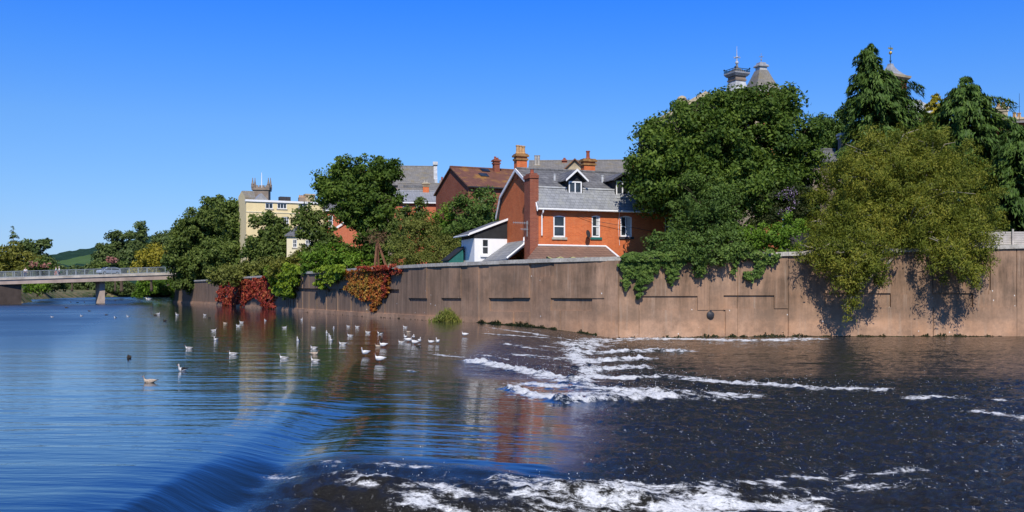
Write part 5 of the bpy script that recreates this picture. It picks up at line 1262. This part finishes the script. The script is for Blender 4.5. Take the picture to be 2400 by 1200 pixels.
# ------------------------------------------------------------------ bridge
PL, PR = Vector((-84, 163)), Vector((-62, 190))
def bxy(px):       # point on the near face of the bridge under photo column px
    k = (px-1200)/F; dx, dy = PR.x-PL.x, PR.y-PL.y
    t_ = (k*PL.y-PL.x)/(dx-k*dy); return Vector((PL.x+dx*t_, PL.y+dy*t_))
def bpt(px, py, back=0.0):
    p = bxy(px); z = ZP(py, p.y); return Vector((p.x-back*.75, p.y+back*.66, z))
br = empty('road_bridge', (bxy(235).x, bxy(235).y, 0), 0, 'low concrete road bridge with grey railing crossing the river on the left', 'bridge'); bo = Vector(br.location)
def bb(name, pa, pb, t0, t1, b0, b1, f0, f1, m, par=None):
    """bar along the bridge from column pa to pb; top/bottom rows at both ends; from f0 to f1 behind the near face"""
    c = [bpt(pa, b0, f0), bpt(pb, b1, f0), bpt(pb, b1, f0), bpt(pa, b0, f0), bpt(pa, t0, f0), bpt(pb, t1, f0), bpt(pb, t1, f0), bpt(pa, t0, f0)]
    dv = Vector((-.75, .66, 0))*(f1-f0)
    for i in (2, 3, 6, 7): c[i] = c[i]+dv
    return MB().hexa([v_-bo for v_ in c]).build(name, m, par or br)
M['bridge'] = m_plain('pale_bridge_concrete', (.62, .55, .46), .9, .3, .5); M['bridge_beam'] = m_plain('pinkish_bridge_beam', (.50, .39, .32), .9, .25, .4)
A0, A1 = -160, 425
def ln_(px, l, r): return l+(r-l)*(px-0)/390.0
def seg(name, l0, r0, l1, r1, f0, f1, m): return bb(name, A0, A1, ln_(A0, l0, r0), ln_(A1, l0, r0), ln_(A0, l1, r1), ln_(A1, l1, r1), f0, f1, m)
seg('parapet_edge', 651.5, 639, 656.5, 644.5, -.15, .5, M['bridge'])
seg('beam', 656.6, 644.6, 667, 655, -.02, 9.6, M['bridge_beam'])
seg('deck', 653, 640.5, 656.4, 644.4, .51, 10.2, m_plain('grey_asphalt', (.07, .07, .07), .9, .2, 1))
seg('back_parapet', 651.5, 639, 656.3, 644.3, 10.21, 10.7, M['bridge'])
for f in (0.1, 10.45):
    rl = MB(); ms_ = MB()
    for (l, r) in ((637, 626),):
        c0, c1 = bpt(A0, ln_(A0, l, r), f), bpt(A1, ln_(A1, l, r), f); rl.tube([c0-bo, c1-bo], .055, 6)
    c0, c1 = bpt(A0, ln_(A0, 650.5, 638.2), f), bpt(A1, ln_(A1, 650.5, 638.2), f); rl.tube([c0-bo, c1-bo], .04, 5)
    par = rl.build('railing', M['steel'], br)
    px = A0+2
    while px < A1:
        for k in range(8):
            q_ = px+k*21.0/8
            a, c = bpt(q_, ln_(q_, 651.6, 639.1), f)-bo, bpt(q_, ln_(q_, 636.6, 625.6), f)-bo
            ms_.tube([a, c], .055 if k == 0 else .017, 4, False)
        px += 21.0
    ms_.build('balusters', M['steel'], par)
pb = bpt(246, 700, 1.0); z1 = bpt(235, 660, 0).z
m = MB(); ax = Vector((-.75, .66, 0)); sd = Vector((.66, .75, 0)).normalized()
w_ = 9*pb.y/F
c4 = [pb-sd*w_*.7, pb+sd*w_*.7, pb+sd*w_*.7+ax*1.6, pb-sd*w_*.7+ax*1.6]
m.hexa([Vector((c.x, c.y, -1.5))-bo for c in c4]+[Vector((c.x, c.y, z1))-bo for c in c4]); m.build('pier', M['bridge_beam'], br)
# left abutment
m = MB(); ca = [bpt(-420, 700, -3), bpt(54, 700, .6), bpt(50, 700, 9.5), bpt(-420, 700, 9.5)]
m.hexa([Vector((c.x, c.y, -1.5))-bo for c in ca]+[Vector((c.x, c.y, bpt(30, 664).z))-bo for c in ca]); m.build('abutment', m_plain('dark_brick_abutment', (.10, .075, .06), .95, .3, .6), br)

# car on the bridge
def car(label, px, f):
    g = bpt(px, ln_(px, 653, 640.5), f); a = math.atan2(PR.y-PL.y, PR.x-PL.x)
    r_ = empty('hatchback_car', (g.x, g.y, g.z+.01), a, label, 'car')
    pf = [(-2.0, .32), (-2.02, .62), (-1.9, .86), (-1.35, .95), (-.75, 1.40), (.75, 1.44), (1.45, 1.30), (1.92, .95), (2.0, .6), (1.98, .32)]
    m = MB(); m.prism([(x_, -.82, z_) for x_, z_ in pf][::-1], (0, 1.64, 0)); m.build('body', m_plain('silver_blue_paint', (.30, .36, .44), .3, .05, 2, .5), r_, bevel=.06)
    for sy in (-.835, .80):
        m = MB(); m.prism([(x_, sy, z_) for x_, z_ in ((-1.15, .98), (-.66, 1.33), (.05, 1.37), (.05, .98))], (0, .035, 0)); m.build('side_window', M['glass'], r_)
        m = MB(); m.prism([(x_, sy, z_) for x_, z_ in ((.13, .98), (.13, 1.37), (.75, 1.36), (1.4, 1.2), (1.55, .98))], (0, .035, 0)); m.build('side_window', M['glass'], r_)
    MB().hexa([(-1.42, -.7, .965), (-1.42, .7, .965), (-1.38, .7, .94), (-1.38, -.7, .94), (-.82, -.62, 1.385), (-.82, .62, 1.385), (-.78, .62, 1.36), (-.78, -.62, 1.36)]).build('windscreen', M['glass'], r_)
    for sx in (-1.25, 1.2):
        for sy in (-.74, .74):
            m = MB(); m.lathe((0, 0, 0), [(.2, -.1), (.31, -.09), (.32, 0), (.31, .09), (.2, .1)], 14); m.v = [tuple(Vector((sx, sy, .32))+Matrix.Rotation(math.pi/2, 3, 'X') @ Vector(p)) for p in m.v]; w = m.build('wheel', M['black'], r_)
            m = MB(); m.lathe((0, 0, 0), [(.19, -.11), (.19, .11)], 10); m.v = [tuple(Vector((sx, sy, .32))+Matrix.Rotation(math.pi/2, 3, 'X') @ Vector(p)) for p in m.v]; m.build('rim', M['steel'], w)
    for sy in (-.6, .6): MB().sphere((-2.0, sy, .68), (.06, .16, .09), 8, 5).build('headlight', M['white'], r_); MB().sphere((1.96, sy, .78), (.06, .12, .1), 8, 5).build('tail_light', M['redleaf'], r_)
car('silver blue hatchback car driving over the bridge', 281, 4.2)

# people on the bridge
def skin(name, J, E, m, par, lv=2):
    me = bpy.data.meshes.new(name); me.from_pydata([j[:3] for j in J], E, []); me.update()
    o = link(name, me, m, par)
    sm = o.modifiers.new('s', 'SKIN'); 
    for i, j in enumerate(J):
        sv_ = me.skin_vertices[0].data[i]; sv_.radius = (j[3], j[4] if len(j) > 4 else j[3])
    me.skin_vertices[0].data[0].use_root = True
    u = o.modifiers.new('u', 'SUBSURF'); u.levels = lv; u.render_levels = lv
    return o
M['skin'] = m_plain('skin', (.52, .32, .23), .6, .06, 5)
def person(label, px, f, rot, shirt, trous, hair, walk=1):
    g = bpt(px, ln_(px, 653, 640.5), f)
    r_ = empty('person', (g.x, g.y, g.z+.005), rot, label, 'person'); k = walk*.16
    J = [(0,0,.95,.13,.10),(0,0,1.2,.15,.10),(0,0,1.42,.14,.085),(0,0,1.5,.055),(0,-.01,1.58,.07),(0,-.02,1.68,.085,.095),(0,-.01,1.755,.06),
         (-.1,0,.9,.085),(-.11,-k,.5,.06),(-.11,-k*.6,.1,.042),(-.11,-k*.6-.13,.045,.035),(.1,0,.9,.085),(.11,k,.5,.06),(.11,k*1.7,.12,.042),(.11,k*1.7-.12,.06,.035),
         (-.19,0,1.40,.055),(-.24,k*.5,1.13,.042),(-.23,k*.2-.10,.90,.033),(-.225,k*.2-.15,.82,.032),(.19,0,1.40,.055),(.24,-k*.5,1.13,.042),(.23,-k*.7-.08,.90,.033),(.225,-k*.7-.13,.82,.032)]
    E = [(0,1),(1,2),(2,3),(3,4),(4,5),(5,6),(0,7),(7,8),(8,9),(9,10),(0,11),(11,12),(12,13),(13,14),(2,15),(15,16),(16,17),(17,18),(2,19),(19,20),(20,21),(21,22)]
    skin('body', J, E, M['skin'], r_)
    gz = .018
    JS = [(x_[0], x_[1], x_[2], x_[3]+gz, (x_[4] if len(x_) > 4 else x_[3])+gz) for x_ in (J[0], J[1], J[2], J[15], J[16], J[19], J[20])]
    skin('shirt', JS, [(0,1),(1,2),(2,3),(3,4),(2,5),(5,6)], shirt, r_)
    JT = [(x_[0], x_[1], x_[2], x_[3]+gz, (x_[4] if len(x_) > 4 else x_[3])+gz) for x_ in (J[0], J[7], J[8], J[9], J[11], J[12], J[13])]
    skin('trousers', JT, [(0,1),(1,2),(2,3),(0,4),(4,5),(5,6)], trous, r_)
    MB().sphere((0, .015, 1.73), (.098, .108, .085), 10, 7).build('hair', hair, r_, True)
    return r_
wh = m_plain('white_cotton', (.78, .77, .76), .9, .08, 6); dn = m_plain('blue_denim', (.06, .08, .15), .9, .2, 6); pk = m_plain('pink_cotton', (.55, .25, .25), .9, .1, 6); br_h = m_plain('brown_hair', (.06, .035, .02), .7, .2, 9); gr_h = m_plain('grey_hair', (.35, .33, .3), .7, .2, 9)
person('person in white shirt and denim leaning at the bridge railing, alone', 65, .9, R(40), wh, dn, br_h, .3)
person('person in white top walking along the bridge, first of a pair', 137, .95, R(-60), wh, pk, br_h, 1)
person('person in white top carrying a green bag on the bridge, second of a pair', 146, 1.25, R(-60), wh, dn, gr_h, -1)
g = bpt(149, ln_(149, 653, 640.5), .95)
m = MB(); m.box(-.16, .16, -.07, .07, .62, .95); m.tube([(-.1, 0, .94), (-.07, 0, 1.12), (.07, 0, 1.12), (.1, 0, .94)], .014, 5); o = m.build('shopping_bag', M['awning_green'], None, bevel=.03); o.location = (g.x, g.y, g.z); tag(o, 'green carrier bag held beside the second walker on the bridge', 'bag')

# ------------------------------------------------------------------ gulls and ducks
M['gull_white'] = m_plain('white_plumage', (.74, .72, .69), .8, .06, 14); M['gull_grey'] = m_plain('grey_wing_plumage', (.36, .34, .32), .8, .12, 14); M['gull_tan'] = m_plain('mottled_tan_plumage', (.46, .36, .27), .8, .35, 22)
M['bill'] = m_plain('orange_bill', (.45, .13, .04), .5, .1, 9); M['feather_black'] = m_plain('black_feathers', (.03, .028, .026), .7, .3, 12); M['duck_brown'] = m_plain('dark_duck_plumage', (.055, .042, .03), .8, .3, 12)
def loft(rings, n=12):
    """rings: (x, z, half width, half height)"""
    m = MB(); o = 0
    for x_, z_, w_, h_ in rings:
        for k in range(n): a = 2*math.pi*k/n; m.v.append((x_, w_*math.cos(a), z_+h_*math.sin(a)))
    for i in range(len(rings)-1):
        for k in range(n): k2 = (k+1) % n; m.f.append((i*n+k, (i+1)*n+k, (i+1)*n+k2, i*n+k2))
    m.f.append(tuple(range(n))); m.f.append(tuple((len(rings)-1)*n+k for k in range(n))[::-1])
    return m
def bird(name, cat, body, wing, stand=False, tuck=False, duck=False):
    """faces -x; 0.38 m long; floats with the water line at z = 0 (or stands on legs)"""
    r_ = empty(name, (0, 0, 0), 0, None, cat)
    dz = .10 if stand else 0.0
    rings = [(.215, .075, .008, .005), (.17, .07, .03, .014), (.11, .055, .055, .042), (.03, .045, .072, .062), (-.05, .045, .072, .066), (-.105, .06, .055, .062), (-.128, .095, .036, .044)]
    if tuck: rings += [(-.125, .120, .033, .036), (-.118, .145, .033, .034), (-.125, .168, .024, .022), (-.128, .182, .008, .007)]
    else: rings += [(-.135, .130, .028, .034), (-.142, .160, .031, .034), (-.146, .188, .033, .031), (-.146, .210, .024, .018), (-.145, .220, .008, .006)]
    bd = loft([(x_, z_+dz, w_, h_) for x_, z_, w_, h_ in rings]).build('body', M[body], r_, True)
    hz = (.150 if tuck else .190)+dz
    m = loft([(-.168, hz, .011, .011), (-.19, hz-.002, .008, .007), (-.212, hz-.009, .003, .003)], 6); m.build('bill', M['duck_brown' if duck else 'bill'], r_)
    for sg in (-1, 1):
        w_ = MB(); rr_ = [(-.09, .062, .02, .035), (-.03, .072, .028, .048), (.06, .075, .024, .04), (.14, .08, .016, .02), (.235, .088, .005, .006)]
        w_ = loft(rr_, 8); w_.v = [(p[0], p[1]+sg*(.052-.10*max(0, p[0]-.02)*1.6), p[2]+dz) for p in w_.v]; wo = w_.build('wing', M[wing], r_, True)
        m = loft([(.17, .088, .010, .010), (.22, .092, .007, .007), (.262, .096, .002, .002)], 6); m.v = [(p[0], p[1]+sg*.02, p[2]+dz) for p in m.v]; m.build('wing_tip', M['feather_black'], wo)
        MB().sphere((-.160, sg*.0285, hz+.006), .006, 6, 4).build('eye', M['feather_black'], bd)
        if stand: MB().tube([(.0, sg*.028, dz+.01), (.005, sg*.028, .05), (.0, sg*.028, -.02)], .006, 5).build('leg', M['bill'], r_)
    return r_
protos = {'f': bird('gull', 'gull', 'gull_white', 'gull_grey'), 't': bird('gull', 'gull', 'gull_white', 'gull_grey', tuck=True), 's': bird('gull', 'gull', 'gull_white', 'gull_white', stand=True),
          'y': bird('gull', 'gull', 'gull_tan', 'gull_tan'), 'd': bird('duck', 'duck', 'duck_brown', 'duck_brown', tuck=True, duck=True), 'k': bird('gull', 'gull', 'gull_white', 'feather_black')}
used = set()
# kind, photo column, water row, heading in degrees (0 = faces left, 90 = faces the viewer), scale, label
BIRDS = [
 ('y',350,897,4,1.12,'large mottled tan gull with dark wing tips, nearest bird on the left pool'),
 ('k',427,869,60,1.1,'white headed gull just behind the mottled tan gull, breast towards us'),
 ('d',303,840,100,1.1,'dark bird with pale crown swimming alone left of the tan gull'),
 ('f',442,818,10,1.05,'white gull facing left, alone beyond the gull with its breast towards us'),
 ('t',545,832,5,1.1,'white gull facing left with head tucked low, between tan gull and the weir lip'),
 ('f',664,841,35,1.0,'gull facing half left, alone left of the column of three gulls'),
 ('t',735,818,8,1.0,'farthest of the column of three gulls left of the weir lip'),
 ('y',737,831,178,1.0,'middle of the column of three gulls, facing right'),
 ('f',738,848,4,1.1,'nearest of the column of three gulls left of the weir lip'),
 ('s',889,850,10,1.25,'large white gull standing nearest us at the weir lip'),
 ('s',856,834,50,1.15,'gull standing upright behind the nearest gull of the weir lip'),
 ('s',898,815,8,1.1,'right one of two gulls standing close together at the weir lip'),
 ('y',886,813,30,.95,'left one of two gulls standing close together at the weir lip'),
 ('d',894,796,80,.9,'dark bird behind the two gulls standing close together'),
 ('f',803,808,6,1.1,'white gull facing left on the pool, midway to the weir lip flock'),
 ('f',776,799,90,1.0,'nearer of two gulls one behind the other left of the lip flock'),
 ('f',773,790,80,.95,'farther of two gulls one behind the other left of the lip flock'),
 ('f',766,781,85,.85,'small white gull seen end on behind the two gulls in line'),
 ('f',820,788,8,1.0,'gull facing left in front of the pair near the pilastered wall'),
 ('f',816,766,15,.9,'left one of a pair of gulls close under the pilastered wall'),
 ('t',837,768,5,1.05,'right one of a pair of gulls close under the pilastered wall'),
 ('f',862,781,12,1.0,'grey backed gull right of the pair under the pilastered wall'),
 ('k',891,783,12,1.1,'dark winged gull between the grey backed gull and the lip flock'),
 ('f',949,768,6,1.05,'white gull facing left close to the wall beyond the lip flock'),
 ('y',957,779,12,.9,'dull tan gull just in front of the white gull by the wall'),
 ('t',940,804,20,1.0,'leftmost gull of the tight flock on the weir lip'),
 ('s',950,794,70,.95,'upright gull at the back left of the tight weir lip flock'),
 ('s',957,802,170,1.1,'greyish gull facing right inside the tight weir lip flock'),
 ('s',969,793,100,.95,'farthest gull of the tight weir lip flock'),
 ('s',971,808,10,1.1,'nearest white gull of the tight weir lip flock'),
 ('s',983,803,120,1.0,'rightmost gull of the tight weir lip flock'),
 ('d',980,812,30,.9,'dark bird at the near edge of the tight weir lip flock'),
 ('s',1010,806,15,1.05,'left one of two gulls standing right of the tight flock'),
 ('s',1026,806,70,1.1,'right one of two gulls standing right of the tight flock'),
 ('s',1089,789,2,1.25,'white gull standing alone on the sill near the grass tuft'),
 ('k',699,800,95,1.1,'dark winged gull seen end on over the reflection of the lime creeper'),
 ('f',734,769,15,1.0,'gull facing left right of the gull with a bright ripple'),
 ('f',667,769,176,1.05,'gull facing right beside a bright ripple below the lime creeper'),
 ('k',782,770,90,1.0,'small dark winged gull seen end on below the wall slots'),
 ('f',707,750,150,.95,'small gull close to the wall below the lime creeper'),
 ('f',622,752,60,.9,'small gull under the red creeper beside its reflection'),
 ('f',566,757,20,1.1,'right one of two gulls swimming together below the red creeper'),
 ('t',558,765,10,1.0,'left one of two gulls swimming together below the red creeper'),
 ('y',527,759,10,.95,'tan gull left of the two gulls below the red creeper'),
 ('f',501,776,175,1.15,'gull facing right below the far wall, nearest of that group'),
 ('f',506,798,80,1.1,'white gull seen end on in front of the gull facing right'),
 ('f',415,739,60,1.3,'upright white gull at the edge of the tree reflection'),
 ('f',371,737,175,1.5,'largest white gull of the far left pool beside a dark duck'),
 ('d',364,740,20,1.2,'dark duck beside the largest white gull of the far left pool'),
 ('d',386,753,60,1.1,'dark duck alone between the far gulls and the near pool'),
 ('f',480,739,30,1.0,'left one of two distant birds before the end of the wall'),
 ('d',490,745,40,1.0,'right one of two distant birds before the end of the wall'),
 ('f',300,743,60,1.1,'white gull right of the bridge pier on the open pool'),
 ('k',270,746,70,1.1,'dark winged gull in front of the bridge pier'),
 ('d',249,739,50,1.0,'dark duck nearest the foot of the bridge pier'),
 ('f',191,742,60,1.0,'small pale gull on the open pool left of the bridge pier'),
 ('f',122,744,40,1.0,'small pale gull farthest left on the open pool'),
 ('d',209,730,10,1.1,'dark duck alone left of the bridge pier'),
]
DUCKS = [(166,709),(182,710),(198,709),(270,706),(359,704),(366,705),(155,722)]
for kd, px, py, hd, sc, lb in BIRDS:
    z = 0.0
    for _ in range(6):
        d = F*(H-z)/(py-HY); x_ = (px-1200)/F*d; z = wz(x_, d)
    pr = protos[kd]
    o = pr if kd not in used else copy_tree(pr)
    used.add(kd); o.location = (x_, d, z-(.012 if kd != 's' else .03)); o.rotation_euler = (0, R(random.uniform(-5, 5)), R(hd+random.uniform(-14, 14))); o.scale = (sc*random.uniform(.70, .84), sc*.76, sc*random.uniform(.72, .90))
    tag(o, lb, 'duck' if kd == 'd' else 'gull', 'ducks on the pool' if kd == 'd' else 'gulls on the pool and weir lip')
    if kd == 'd' and not o.name.startswith('duck'): o.name = 'duck'
for px, py in DUCKS:
    d = F*H/(py-HY); o = copy_tree(protos['d']); o.location = ((px-1200)/F*d, d, -.01); o.rotation_euler = (0, 0, R(px*7 % 360)); o.scale = (1.3,)*3
    tag(o, 'tiny dark duck swimming on the distant water about the bridge', 'duck', 'distant ducks about the bridge')
d = F*H/(691.5-HY-.0); d = 255; o = copy_tree(protos['t']); o.location = ((347-1200)/F*d, d, -.02); o.scale = (4.2,)*3; o.name = 'swan'; tag(o, 'white swan on the water beyond the right end of the bridge', 'swan'); del o['group']
